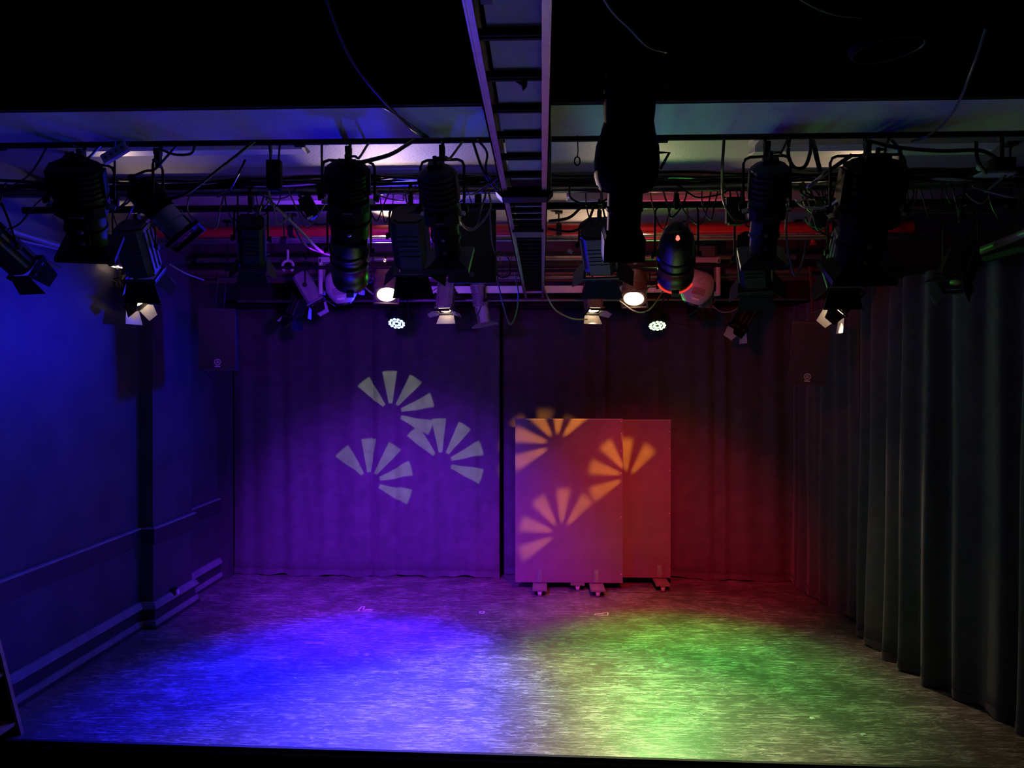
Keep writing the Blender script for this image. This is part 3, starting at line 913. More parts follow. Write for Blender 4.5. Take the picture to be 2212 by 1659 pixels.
fresnel('grey lit lamp with reddish barn doors right of the tray', (1276, 612), (1283, 668), Y4, -.09, .085, ZB - .15, lit='lens_lit_soft', body='mid_grey', opens=(70, 40, 60, -5), lpow=P_WARM_FRES, lang=70, group='lit warm lamps', dl=.10)
# side lamps whose flaps glow
def side_lamp(label, px, py, Y, d, top, opens, aimx):
    Pf = at(px, py, Y)
    Pr = Pf - V(d).normalized() * .25
    return fresnel(label, None, None, Y, 0, .085, lit='lens_lit_soft', Pr=Pr, Pf=Pf, opens=opens, lpow=P_SIDE * aimx, aim=(flr(1790, 1500) - Pf) if px > 1000 else None, lang=62, group='lit warm lamps', top=top, dl=.13, inner='pale_plastic')
side_l = side_lamp('black side lamp with glowing cream flaps by the left wall', 296, 652, 6.85, (.50, -.12, -.80), at(262, 575, 6.85), (8, 30, 35, 25), .12)
q = at(1838, 590, 6.9)
bar('side_pipe', ((q.x - .35, q.y, q.z), (q.x + .3, q.y, q.z)), .022, 'black_metal', 'short black pipe above the right curtain holding the glowing side lamp', (.2, .9))
side_r = side_lamp('black side lamp with glowing cream flap by the right curtain', 1808, 668, 6.9, (-.62, .05, -.70), at(1838, 590, 6.9), (8, 25, 35, 25), 1.2)
# dark rear lamps
fresnel('grey ribbed lamp tilted to the right beside the purple moving head', (648, 592), (682, 650), Y3, .02, .085, ZB - .03, opens=(25, 20, 35, 30), body='mid_grey')
fresnel('small dark lamp with a blue lit flap, below the tilted grey lamp', (652, 640), (634, 682), Y4, .05, .075, ZB - .15, opens=(20, 20, 40, 20), inner='pale_plastic')
fresnel('dark rear lamp with two green lit flaps at the right', (1622, 660), (1596, 704), Y4, -.02, .085, ZB - .15, opens=(25, 25, 45, 30), inner='pale_plastic')
fresnel('brown barn door lamp behind the red moving head', (1530, 590), (1522, 656), Y4, .15, .09, ZB - .15, opens=(50, 50, 30, 50), body='brown_metal')
profile('pale grey spotlight hanging below the black loudspeaker', (1030, 610), (1048, 705), Y4, .05, .082, ZB - .15, body='mid_grey', barrel='pale_plastic', flare=1.35)

# ------------------------------------------------------------------ moving heads
def moving_head(label, hx, hy, Y, top, tilt, m='pale_plastic', s=1.0):
    c = at(hx, hy, Y)
    root = thing('moving_head', c, label, 'stage light', 'moving heads')
    d = V(tilt).normalized()
    up = -d
    ex = d.cross(V((0, 1, 0))).normalized()
    ex = V((1, 0, 0)) - d * d.x
    ex.normalize()
    if ex.x < 0:
        ex = -ex
    A = Matrix((ex, d.cross(ex), d)).transposed()
    R = .165 * s
    MB().lathe(c - d * R * 1.0, d, [(0, R * .35), (.10 * R, R * .62), (.35 * R, R * .88), (.8 * R, R * 1.0), (1.25 * R, R * .98), (1.6 * R, R * .84), (1.9 * R, R * .62), (1.98 * R, R * .55)], 26, ex, squash=.85).build('head_shell', m, root, smooth=True)
    MB().lathe(c + d * R * .98, d, [(0, R * .5), (.02, R * .45)], 18, ex).build('front_lens', 'lens_dark', root, smooth=True)
    # vents and emblem ring on the camera side
    ny = A.col[1] if A.col[1].y < 0 else -A.col[1]
    vt = MB()
    for q in range(4):
        vt.box(c + ny * R * .85 + d * R * (.02 + .11 * q), (R * .75, .012, R * .05), A)
    vt.build('vent_louvre', 'mid_grey', root)
    MB().tube([c + ny * R * .80 - d * R * .38 + (ex * math.cos(t) + d * math.sin(t)) * R * .26 for t in [2 * math.pi * k / 18 for k in range(18)]], .005, 5, True).tube([c + ny * R * .82 - d * R * .38 + (ex * math.cos(t) + d * math.sin(t)) * R * .13 for t in [2 * math.pi * k / 14 for k in range(14)]], .005, 5, True).build('fan_ring', 'flap_inner', root)
    MB().box(c + ny * R * .74 + d * R * .66, (R * .42, .012, R * .12), A).build('label_plate', 'white_plastic', root)
    # arms and base
    yk = V((c.x, c.y, c.z + R * 1.45))
    for sx in (-1, 1):
        a = c + V((sx * R * 1.22, 0, 0))
        MB().bbox((a + V((a.x, a.y, yk.z))) / 2 + V((0, 0, -.03)), (R * .26, R * .8, abs(yk.z - a.z) + .11), None, R * .08).build('yoke_arm', m, root)
        MB().lathe(a - V((sx * R * .2, 0, 0)), V((sx, 0, 0)), [(0, R * .3), (R * .36, R * .3)], 14).build('tilt_hub', 'black_metal', root)
    MB().bbox(yk + V((0, 0, .02)), (R * 2.7, R * .8, .05), None, .01).build('yoke_bridge', m, root)
    MB().bbox(yk + V((0, 0, .095)), (R * 2.1, R * 1.8, .09), None, .03).build('base', 'dark_grey', root)
    t = V(top)
    MB().box((yk + V((0, 0, .14)) + t) / 2, (.04, .04, max(.02, t.z - yk.z - .12))).tube([t + V((0, .037 * math.cos(q), .037 * math.sin(q))) for q in [(-.5 + 1.55 * k / 10) * math.pi for k in range(11)]], .010, 5).build('hook_clamp', 'black_metal', root)
    return root
c = at(737, 620, Y3 - .05)
moving_head('moving head washed purple, half behind the ribbed can left of centre', 738, 618, Y3, (c.x, Y3, ZB - .03), (.1, .25, -.9))
c = at(1502, 622, Y3)
moving_head('moving head washed red, half behind the can with the red glowing rim', 1505, 620, Y3, (c.x, Y3, ZB - .03), (-.28, .2, -.9))

# ------------------------------------------------------------------ LED lamps
def led_lamp(label, px, py, Y, target, ms, col, powr, spill, barz, spd, wide, wx):
    c = at(px, py, Y)
    d = (V(target) - c).normalized()
    ex = V((1, 0, 0))
    ex = (ex - d * ex.dot(d)).normalized()
    ey = d.cross(ex)
    A = Matrix((ex, ey, d)).transposed()
    root = thing('led_lamp', c, label, 'stage light', 'colour LED lamps')
    R = .098
    MB().lathe(c - d * .17, d, [(0, R * .75), (.01, R * .85), (.06, R * .9), (.062, R * 1.02), (.16, R * 1.02), (.175, R * 1.0)], 26, ex).build('can', 'black_metal', root, smooth=True)
    MB().lathe(c - d * .002, d, [(0, R * .98), (.004, R * .98)], 26, ex).build('face_plate', 'black_gloss', root)
    lens = MB()
    for rr, n in ((.36, 6), (.76, 12)):
        for k in range(n):
            a = 2 * math.pi * (k + .3) / n
            lens.lathe(c + d * .002 + (ex * math.cos(a) + ey * math.sin(a)) * R * rr, d, [(0, R * .17), (.006, R * .15), (.010, R * .06)], 9, ex)
    lens.build('led_lenses', ms, root)
    hanging(root, c - d * .09, A, R * 1.15, (c.x, c.y, barz))
    tail(root, c - d * .17, (c.x + .15, c.y, barz), .006, .03)
    spot(root, c + d * .03, d, powr, col, 58, 1.0, .09)
    spot(root, c + d * .03, d + V(spd), spill, col, 140, 1.0, .09, 'lamp_spill')
    spot(root, c + d * .03, V((wx, -1, .0)), wide, col, 120, 1.0, .09, 'lamp_spill')
    return root
led_lamp('small round LED lamp shining blue', 857, 698, Y4, flr(735, 1450), 'led_blue', BLUE, P_LED_BLUE, P_LED_BLUE_SPILL, ZB - .15, (-1.2, -.4, -.35), P_LED_BLUE_WIDE, -.1)
led_lamp('small round LED lamp shining green', 1420, 703, Y4, flr(1470, 1430), 'led_green', GREEN, P_LED_GREEN, P_LED_GREEN_SPILL, ZB - .15, (-.2, -.1, .3), P_LED_GREEN_WIDE, -.15)

# ------------------------------------------------------------------ pattern projection inside the two slim spotlights
def gobo_nodes(light, fans, soft, strength=1.0):
    """fans: (u, v, radius, start_deg, step_deg, mirror) in the tangent plane of the beam"""
    light.use_nodes = True
    nt = light.node_tree
    L = nt.links
    em = nt.nodes['Emission']
    tc = nt.nodes.new('ShaderNodeTexCoord')
    sp = nt.nodes.new('ShaderNodeSeparateXYZ')
    L.new(tc.outputs['Normal'], sp.inputs[0])
    def mth(op, a, b=None):
        n = nt.nodes.new('ShaderNodeMath')
        n.operation = op
        for i, x in enumerate((a, b)):
            if x is None:
                continue
            if isinstance(x, (int, float)):
                n.inputs[i].default_value = x
            else:
                L.new(x, n.inputs[i])
        return n.outputs[0]
    def ss(x, a, b):
        n = nt.nodes.new('ShaderNodeMapRange')
        n.interpolation_type = 'SMOOTHSTEP'
        L.new(x, n.inputs[0])
        n.inputs[1].default_value, n.inputs[2].default_value = a, b
        return n.outputs[0]
    az = mth('ABSOLUTE', sp.outputs[2])
    u, v = mth('DIVIDE', sp.outputs[0], az), mth('DIVIDE', sp.outputs[1], az)
    tot = None
    for (cu, cv, rad, a0, st, mir) in fans:
        du, dv = mth('SUBTRACT', u, cu), mth('SUBTRACT', v, cv)
        if mir:
            du = mth('MULTIPLY', du, -1.0)
        r = mth('SQRT', mth('ADD', mth('MULTIPLY', du, du), mth('MULTIPLY', dv, dv)))
        a = mth('ARCTAN2', dv, du)
        rel = mth('DIVIDE', mth('SUBTRACT', a, math.radians(a0 - st / 2)), math.radians(st))
        inr = mth('MULTIPLY', mth('GREATER_THAN', rel, 0.0), mth('LESS_THAN', rel, 5.0))
        fr = mth('ABSOLUTE', mth('SUBTRACT', mth('FRACT', rel), 0.5))
        pet = ss(fr, .26 + soft * .12, .26 - soft * .12)
        ring = mth('MULTIPLY', ss(r, rad * (.24 - .06 * soft), rad * (.24 + .10 * soft)), ss(r, rad * (1 + .10 * soft), rad * (1 - .10 * soft)))
        m = mth('MULTIPLY', mth('MULTIPLY', pet, inr), ring)
        tot = m if tot is None else mth('MAXIMUM', tot, m)
    L.new(mth('MULTIPLY', tot, strength), em.inputs['Strength'])

def gobo(fix, centre, col, power, fans_px, Yt, soft, angle):
    root, Pr, Pf, d, A = fix
    pos = Pf + d * .06
    tgt = at(centre[0], centre[1], Yt)
    dirv = (tgt - pos).normalized()
    o = spot(root, pos, dirv, power, col, angle, .1, .004, 'pattern_beam')
    M = o.rotation_euler.to_matrix()
    fans = []
    for (px, py, rpx, a0, st, mir, yt) in fans_px:
        q = M.transposed() @ (at(px, py, yt) - pos)
        e = M.transposed() @ (at(px, py - rpx, yt) - pos)
        u, v = q.x / -q.z, q.y / -q.z
        fans.append((u, v, math.hypot(e.x / -e.z - u, e.y / -e.z - v), a0, st, mir))
    gobo_nodes(o.data, fans, soft)
    return o
gobo(gobo_w, (880, 950), (.92, 1.0, .66), P_GOBO_WHITE, [(845, 892, 92, -22, 38, False, 9.2), (953, 998, 96, -22, 38, False, 9.2), (798, 1042, 96, -22, 38, False, 9.2)], 9.2, .25, 34)
gobo(gobo_o, (1270, 1050), (1.0, .32, .025), P_GOBO_ORANGE, [(1203, 960, 95, -22, 38, True, 8.74), (1356, 1034, 90, -22, 38, True, 8.85), (1212, 1152, 95, -22, 38, True, 8.74)], 8.75, 1.2, 34)

# ------------------------------------------------------------------ loudspeakers
def loudspeaker(label, c, w, h, dp, rz, rx, ry, group, logo='round', m='black_metal', edge='dark_grey'):
    A = (Matrix.Rotation(rz, 3, 'Z') @ Matrix.Rotation(rx, 3, 'X') @ Matrix.Rotation(ry, 3, 'Y'))
    c = V(c)
    root = thing('loudspeaker', c, label, 'loudspeaker', group)
    def P(x, y, z):
        return c + A @ V((x, y, z))
    # tapered cabinet, front towards -y
    vs = []
    for z in (-h / 2, h / 2):
        for x, y in ((-w / 2, -dp / 2), (w / 2, -dp / 2), (w / 2, -dp / 2 + dp * .35), (w * .32, dp / 2), (-w * .32, dp / 2), (-w / 2, -dp / 2 + dp * .35)):
            vs.append(P(x, y, z))
    MB().add(vs, [(5, 4, 3, 2, 1, 0), (6, 7, 8, 9, 10, 11)] + [(i, (i + 1) % 6, 6 + (i + 1) % 6, 6 + i) for i in range(6)]).build('cabinet', m, root)
    g = MB().box(P(0, -dp / 2 - .008, 0), (w * .93, .016, h * .93), A).build('grille', 'grille', root)
    for z in (-1, 1):
        MB().box(P(0, -dp / 2 - .010, z * h * .48), (w, .03, h * .04), A).build('front_edge', edge, root)
    for x in (-1, 1):
        MB().box(P(x * w * .485, -dp / 2 - .006, 0), (w * .03, .014, h * .92), A).build('side_edge', edge, root)
    yf = -dp / 2 - .018
    if logo == 'round':
        lz = -h * .36
        r = .028
        lg = MB().tube([P(r * math.cos(t), yf, lz + r * math.sin(t)) for t in [2 * math.pi * k / 24 for k in range(24)]], .0035, 5, True)
        for k in range(3):
            t = math.pi / 2 + k * 2 * math.pi / 3
            lg.plate([P(.020 * math.cos(t + q) * s, yf, lz + .020 * math.sin(t + q) * s) for q, s in ((-.16, 1), (.16, 1), (.5, .25), (-.5, .25))], .003)
            t += math.pi / 3
            lg.plate([P(.016 * math.cos(t + q) * s, yf, lz + .016 * math.sin(t + q) * s) for q, s in ((-.2, 1), (.2, 1), (.5, .25), (-.5, .25))], .003)
        lg.build('round_emblem', 'logo_white', root)
        MB().box(P(0, yf, lz - .042), (.052, .003, .012), A).build('name_bar', 'logo_white', root)
    else:
        lz = -h * .39
        MB().box(P(.0, yf + .002, lz - .006), (.036, .003, .052), A).build('badge', 'dark_grey', root)
        cu = bpy.data.curves.new('badge_text', 'FONT')
        cu.body = 'IB'
        cu.size = .042
        cu.extrude = .001
        cu.align_x = 'CENTER'
        cu.align_y = 'CENTER'
        to = bpy.data.objects.new('badge_lettering', cu)
        COL.objects.link(to)
        dg = bpy.context.evaluated_depsgraph_get()
        me = bpy.data.meshes.new_from_object(to.evaluated_get(dg))
        bpy.data.objects.remove(to)
        T = A @ Matrix(((1, 0, 0), (0, 0, -1), (0, 1, 0)))
        for vv in me.vertices:
            vv.co = T @ vv.co + P(-.004, yf - .001, lz) - c
        me.materials.append(MAT['logo_white'])
        lo = bpy.data.objects.new('badge_lettering', me)
        COL.objects.link(lo)
        lo.parent = root
    return root, P
s1, P = loudspeaker('hanging loudspeaker with round emblem by the left pier, tinted blue', at(477, 733, 7.5), .345, .60, .32, math.radians(12), math.radians(4), 0, 'hanging loudspeakers')
for dx in (-.05, .03):
    MB().tube(smooth_path([P(dx, 0, .30), P(dx + .01, 0, .40), V((P(dx, 0, 0).x + .03, 7.5, 3.5))], 6), .005, 5).build('suspension_cord', 'cable_black', s1)
MB().tube(smooth_path([P(-.16, .0, -.3), P(-.10, .0, -.38), P(.0, 0, -.42), P(.1, 0, -.38), P(.16, 0, -.3)], 6), .004, 5).build('loop_cable', 'cable_black', s1)
s2, P = loudspeaker('hanging loudspeaker with round emblem on red rope at the right', at(1746, 762, 7.5), .345, .60, .32, math.radians(-16), math.radians(5), math.radians(4), 'hanging loudspeakers')
MB().tube(smooth_path([P(0, 0, .30), P(0, 0, .4) + V((.004, 0, 0)), V((P(0, 0, .3).x - .005, 7.5, 3.5))], 6), .011, 6).tube(smooth_path([P(.02, 0, .30), P(.012, 0, .4), V((P(0, 0, .3).x + .012, 7.5, 3.5))], 6), .008, 6).build('suspension_rope', 'rope_red', s2)
s3, P = loudspeaker('flat fronted black loudspeaker with square badge beside the tray', at(1021, 531, 5.6), .345, .54, .26, math.radians(3), math.radians(6), 0, 'hanging loudspeakers', logo='square', edge='dark_grey')
t = P(.04, .05, .27)
MB().box((t.x, t.y, t.z + .06), (.05, .03, .22)).build('bracket', 'black_metal', s3)

# ------------------------------------------------------------------ hanging boxes, plugs, power strip, tags
def hang_box(name, px0, py0, px1, py1, Y, dp, m, label, topz=None, cat='connector', group=None, tilt=0):
    a, b = at(px0, py0, Y), at(px1, py1, Y)
    c = (a + b) / 2
    A = Matrix.Rotation(tilt, 3, 'Y')
    root = thing(name, c, label, cat, group)
    w, h = abs(b.x - a.x), abs(a.z - b.z)
    MB().bbox(c, (w, dp, h), A, min(w, dp) * .2).build('body', m, root)
    MB().bbox(c - A @ V((0, 0, h * .53)), (w * .7, dp * .7, h * .08), A, .004).build('socket', 'black_metal', root)
    tz = topz or ZB
    for s in (-.25, .3):
        MB().tube(smooth_path([c + A @ V((w * s, 0, h * .5)), c + A @ V((w * s * 1.2, 0, h * .5 + .06)), V((c.x + w * s * 1.6, Y, tz))], 5), .006, 5).build('lead', 'cable_black', root)
    return root
hang_box('connector_box', 577, 348, 608, 408, 4.13, .06, 'black_metal', 'black connector box hanging on cables left of the fat spotlight', zb0, group='hanging connectors')
hang_box('connector_box', 1568, 428, 1608, 482, 5.0, .07, 'black_metal', 'black connector box hanging left of the violet spotlight', group='hanging connectors')
hang_box('connector_box', 654, 424, 682, 470, 5.0, .06, 'black_metal', 'tilted black plug hanging from the second bar left of centre', group='hanging connectors', tilt=-.5)
hang_box('connector_box', 1752, 448, 1786, 490, 5.0, .06, 'dark_grey', 'dark plug in the cable tangle at the upper right', group='hanging connectors', tilt=.3)
a, b = at(224, 346, 4.02), at(274, 316, 4.02)
c = (a + b) / 2
A = Matrix.Rotation(-math.atan2(b.z - a.z, b.x - a.x), 3, 'Y')
ps = thing('power_strip', c, 'pale multi socket strip hanging tilted at the upper left', 'power strip')
L = (b - a).length
MB().bbox(c, (L * 1.05, .03, .05), A, .006).build('body', 'white_plastic', ps)
for k in range(4):
    q = c + A @ V(((k - 1.5) * L * .23, -.0155, 0))
    MB().lathe(q, A @ V((0, -1, 0)), [(0, .009), (.002, .009)], 8).build('socket', 'mid_grey', ps)
MB().tube(smooth_path([c + A @ V((L * .5, 0, 0)), c + A @ V((L * .62, 0, .03)), c + A @ V((L * .4, 0, .08)), V((c.x - .05, 4.1, 3.68))], 6), .007, 5).build('lead', 'cable_black', ps)
def tag_label(px, py, Y, w, h, tilt, label, m='white_plastic'):
    c = at(px, py, Y)
    A = Matrix.Rotation(tilt, 3, 'Y') @ Matrix.Rotation(-.5, 3, 'X')
    root = thing('cable_tag', c, label, 'tag', 'pale cable tags')
    MB().box(c, (w, .002, h), A).build('tag_card', m, root)
    MB().tube([c + A @ V((0, 0, h * .5)), c + A @ V((.01, 0, h * .5 + .04)), c + V((.0, .02, h * .5 + .10))], .002, 4).build('tie', 'cable_black', root)
tag_label(670, 470, 4.95, .04, .022, -.4, 'white tag on the tilted plug left of centre')
tag_label(1232, 543, 5.4, .035, .03, .5, 'pale tag hanging just right of the tray')
tag_label(1305, 132, 2.95, .022, .03, .1, 'violet lit tag high on the near spotlight')
tag_label(1412, 134, 2.9, .016, .03, .8, 'pale green tag high on the near spotlight')
tag_label(1440, 183, 2.9, .03, .02, -.5, 'pale green tag lower on the near spotlight')

# ------------------------------------------------------------------ cables
def cable(pts, r, label, m='cable_black', group=None, n=7, name='cable'):
    o = MB().tube(smooth_path([at(*p) for p in pts], n), r, 6).build(name, m, smooth=True)
    return tag(o, label, 'cable', group)
cable([(690, -40, 2.6), (760, 130, 3.0), (850, 240, 3.5), (915, 296, 3.95), (960, 300, 4.1)], .007, 'black cable sagging from the upper left to the beam')
cable([(830, 232, 3.5), (880, 262, 3.75), (925, 297, 3.98)], .006, 'short black cable against the pale beam')
cable([(775, 352, 4.0), (840, 335, 4.05), (880, 312, 4.1), (898, 300, 4.12)], .011, 'thick black cable rising right from the fat spotlight')
cable([(1270, -60, 2.2), (1320, 20, 2.4), (1360, 60, 2.5), (1398, 98, 2.6), (1440, 112, 2.7)], .006, 'shiny cable in front of the near black spotlight', 'cable_grey')
cable([(2130, 60, 3.0), (2100, 150, 3.2), (2060, 240, 3.5), (2010, 290, 3.9), (1970, 305, 4.05)], .006, 'grey cable sweeping down the upper right', 'cable_grey')
cable([(1700, -20, 2.5), (1760, 15, 2.6), (1810, 32, 2.7), (1860, 37, 2.8)], .005, 'thin grey cable at the very top right', 'cable_grey')
cable([(1868, 303, 4.12), (1935, 318, 4.1), (2030, 326, 4.1), (2115, 325, 4.1), (2150, 340, 4.15)], .010, 'black cable along the upper right fluorescent fitting')
cable([(2108, 305, 4.12), (2112, 345, 4.12), (2130, 375, 4.15)], .010, 'black cable dropping to the small white fitting at the right')
cable([(1925, 303, 4.12), (1945, 330, 4.1), (1942, 370, 4.1)], .010, 'thick cable bending beside the huge silhouette')
cable([(550, 305, 4.1), (480, 360, 4.1), (400, 420, 4.12), (330, 432, 4.05), (312, 425, 4.0)], .008, 'black cable from the beam to the blue lit spotlight')
cable([(420, 302, 4.12), (415, 330, 4.1), (380, 334, 4.08), (345, 322, 4.1)], .007, 'small cable loop above the blue lit spotlight')
cable([(110, 302, 4.1), (70, 370, 4.3), (30, 400, 4.4), (-20, 425, 4.5)], .006, 'thin cable at the far upper left')
cable([(112, 410, 4.6), (70, 450, 4.6), (40, 485, 4.7), (0, 500, 4.8)], .006, 'thin cable meeting the left wall pipe')
cable([(985, 418, 4.9), (1020, 420, 4.6), (1055, 400, 4.3), (1085, 375, 4.1)], .007, 'cable looping from the slim spotlight to the tray')
cable([(1020, 300, 4.1), (1040, 360, 4.2), (1060, 395, 4.3), (1085, 420, 4.4)], .008, 'cable running down along the left of the tray')
cable([(1032, 302, 4.1), (1052, 330, 4.2), (1050, 370, 4.2), (1075, 400, 4.3)], .007, 'second cable beside the left of the tray')
cable([(1185, 478, 4.9), (1230, 470, 4.9), (1262, 443, 4.95), (1300, 438, 5.0)], .010, 'thick black cable swinging right of the tray')
cable([(1183, 494, 5.0), (1235, 500, 5.0), (1268, 480, 5.0), (1285, 440, 5.0)], .009, 'black cable crossing to the barn door lamp right of the tray')
cable([(588, 300, 4.13), (580, 405, 4.5), (592, 450, 4.6), (598, 482, 4.7), (612, 480, 4.75), (628, 462, 4.8)], .007, 'pale looped cable left of the fat spotlight', 'cable_grey')
cable([(575, 430, 5.0), (640, 490, 5.3), (690, 540, 5.6), (720, 552, 5.6)], .010, 'long cable slanting to the ribbed can left of centre', 'cable_grey')
cable([(578, 428, 5.05), (630, 480, 5.3), (660, 530, 5.6), (715, 552, 5.7)], .009, 'black cable beside the long slanting one')
cable([(1058, 446, 5.22), (1062, 520, 5.4), (1072, 560, 5.5), (1078, 620, 5.6), (1098, 695, 5.8), (1110, 690, 5.8), (1120, 640, 5.7), (1112, 590, 5.6)], .006, 'long hanging cable loop left of the tray end', 'cable_grey')
cable([(1066, 560, 5.5), (1080, 545, 5.5), (1098, 560, 5.5), (1102, 590, 5.5), (1085, 600, 5.5), (1068, 585, 5.5), (1066, 560, 5.5)], .005, 'round coil of cable left of the tray')
cable([(1171, 608, 7.2), (1182, 640, 7.2), (1200, 670, 7.4), (1235, 688, 7.6), (1268, 690, 7.9)], .008, 'pinkish cable sagging to the lit lamp right of the tray', 'cable_grey')
cable([(1338, 650, 7.6), (1370, 672, 7.7), (1400, 670, 7.8), (1425, 640, 8.0), (1437, 620, 8.1)], .007, 'cable sagging between the lit round lamp and the green lamp', 'cable_grey')
cable([(862, 559, 7.7), (868, 605, 7.6), (900, 640, 7.6), (935, 628, 7.9), (972, 599, 8.22)], .006, 'thin cable from the lit round lamp to the grey lamp', 'cable_grey')
cable([(985, 676, 8.1), (1000, 690, 8.0), (1018, 693, 8.05), (1036, 670, 8.15), (1054, 600, 8.22)], .006, 'short cable below the grey lit lamp')
cable([(776, 600, 7.5), (790, 622, 7.55), (812, 640, 7.6)], .009, 'pinkish cable joining moving head and lit round lamp', 'cable_grey')
cable([(1538, 660, 8.0), (1560, 674, 8.0), (1590, 668, 8.0), (1605, 640, 8.1)], .006, 'cable hanging right of the red moving head', 'cable_grey')
cable([(1285, 700, 8.2), (1310, 730, 8.3), (1330, 735, 8.3), (1345, 722, 8.2)], .004, 'thin wire loop below the lit lamp right of the tray')
cable([(1385, 682, 8.1), (1440, 695, 8.2), (1500, 705, 8.3)], .004, 'thin wire behind the green lamp')
cable([(1700, 440, 5.0), (1698, 500, 5.0), (1704, 550, 5.0), (1718, 594, 5.0), (1735, 560, 5.0), (1742, 520, 5.0)], .008, 'long cable loop hanging right of the violet spotlight', 'cable_grey')
cable([(1564, 300, 4.1), (1560, 380, 4.3), (1565, 440, 4.7), (1592, 478, 4.9), (1625, 470, 4.9), (1650, 420, 4.6)], .008, 'black cable looping under the violet spotlight')
cable([(1705, 302, 4.12), (1703, 335, 4.1), (1716, 362, 4.1), (1738, 360, 4.1), (1750, 330, 4.1), (1752, 302, 4.12)], .010, 'thick cable loop hanging below the beam at the right')
cable([(1756, 304, 4.12), (1762, 330, 4.1), (1772, 372, 4.1)], .013, 'thick pointed cable end hanging below the beam at the right')
cable([(1745, 405, 4.5), (1790, 370, 4.3), (1840, 335, 4.2)], .012, 'straight thick cable slanting up beside the huge silhouette')
cable([(1840, 380, 4.4), (1830, 410, 4.5), (1790, 445, 4.8), (1740, 448, 4.9), (1718, 430, 5.0)], .008, 'glossy grey cable swooping under the right bar', 'cable_grey')
cable([(1740, 470, 5.0), (1752, 490, 5.1), (1790, 510, 5.2), (1815, 525, 5.2)], .007, 'cable running to the grey striped lamp')
cable([(2100, 402, 4.6), (2130, 412, 4.6), (2180, 425, 4.5), (2215, 424, 4.5)], .006, 'grey cable at the right end of the second bar', 'cable_grey')
cable([(365, 570, 5.4), (400, 590, 5.6), (440, 605, 6.0)], .006, 'pale cable below the left wall lamp', 'cable_grey')
cable([(530, 345, 4.13), (510, 385, 4.13), (495, 410, 4.4), (470, 425, 4.8)], .006, 'cable dropping left of the hanging connector box')
# loops along the bars that nothing tells apart
rr = random.Random(5)
def loops(Y, z, x0, x1, n, dmin, dmax, grp, label):
    for k in range(n):
        xa = rr.uniform(x0, x1)
        if abs(xa - (TX0 + TX1) / 2) < .25:
            continue
        w = rr.uniform(.06, .30)
        dp = rr.uniform(dmin, dmax)
        yo = rr.uniform(-.05, .03)
        pts = [V((xa, Y + yo, z + .02)), V((xa + w * rr.uniform(.0, .3), Y + yo - .02, z - dp * .6)), V((xa + w * rr.uniform(.3, .7), Y + yo - rr.uniform(0, .06), z - dp)), V((xa + w * rr.uniform(.7, 1.1), Y + yo, z - dp * .5)), V((xa + w, Y + yo, z + .02))]
        o = MB().tube(smooth_path(pts, 6), rr.choice((.004, .005, .006, .007)), 5).build('cable_loop', 'cable_black' if rr.random() < .8 else 'cable_grey', smooth=True)
        tag(o, label, 'cable', grp)
loops(Y1, ZB, -3.0, 3.2, 46, .05, .28, 'cable loops on the second bar', 'thin cable loop drooping from the second lighting bar')
loops(Y3, ZB - .03, -2.6, 2.4, 20, .04, .2, 'cable loops on the brown bar', 'thin cable loop drooping from the brown steel bar')
loops(Y1, ZB, 1.6, 2.15, 16, .08, .32, 'cable tangle at the right', 'cable of the dense tangle under the second bar at the right')
# bundle of cable lying along the second bar
bd = thing('cable_bundle', (0, Y1, ZB), 'thick bundle of black cables along the top of the second lighting bar', 'cable')
for k in range(7):
    pts = []
    x = -3.8
    ph = rr.uniform(0, 6)
    while x < 3.4:
        pts.append(V((x, Y1 + .035 * math.cos(x * 2.1 + ph + k), ZB + .055 + .03 * math.sin(x * 1.7 + ph * 2 + k) + rr.uniform(-.008, .018))))
        x += .22
    MB().tube(smooth_path(pts, 3), .011, 5).build('strand', 'cable_black', bd, smooth=True)

# coil and plate at the upper right, small fitting, hook
c = at(1918, 107, 3.2)
co = thing('cable_coil', c, 'flat coil of dark cable hanging high at the upper right', 'cable')
for k in range(3):
    MB().tube([c + V((.14 * (1 + .04 * k) * math.cos(t), .10 * math.sin(t), .008 * k + .02 * math.cos(t + .5))) for t in [2 * math.pi * j / 26 for j in range(26)]], .006, 5, True).build('coil_turn', 'dark_grey', co)
MB().tube([c + V((0, .1, 0)), c + V((.02, .12, .3)), c + V((.0, .25, .6))], .005, 5).build('hanging_cord', 'cable_black', co)
c2 = at(1897, 103, 3.15)
A = Matrix.Rotation(math.radians(-8), 3, 'X')
MB().plate([c2 + V((-.045, 0, -.006)), c2 + V((.0, .02, -.004)), c2 + V((.05, .03, .006)), c2 + V((-.03, .03, .008))], .004).build('plate', 'white_plastic', co)
c = at(2150, 372, 4.7)
sf = thing('wall_fitting', c, 'small white fitting on an arm at the far upper right', 'fitting')
MB().box(c + V((.0, 0, -.012)), (.20, .10, .012)).build('shelf_plate', 'pale_plastic', sf)
MB().lathe(c + V((-.09, 0, .03)), (0, -1, 0), [(0, .025), (.05, .025), (.06, .015)], 12).build('knob', 'pale_plastic', sf)
MB().box(c + V((.05, .02, .04)), (.12, .08, .09)).build('housing', 'black_metal', sf)
MB().tube([c + V((.06, .0, -.02)), c + V((-.02, 0, -.09)), c + V((-.05, .02, -.12))], .008, 6).build('arm', 'steel', sf)
MB().cyl(c + V((.05, .02, .08)), V((c.x + .05, c.y + .02, ZC)), .012, 8).build('stem', 'black_metal', sf)
c = at(1247, 348, 3.99)
hk = MB().tube([c + V((.014 * math.cos(t), 0, .022 * math.sin(t))) for t in [2 * math.pi * j / 18 for j in range(18)]], .004, 5, True)
hk.tube([c + V((0, 0, .022)), c + V((.004, .0, .05)), V((c.x, c.y, 3.675))], .003, 5)
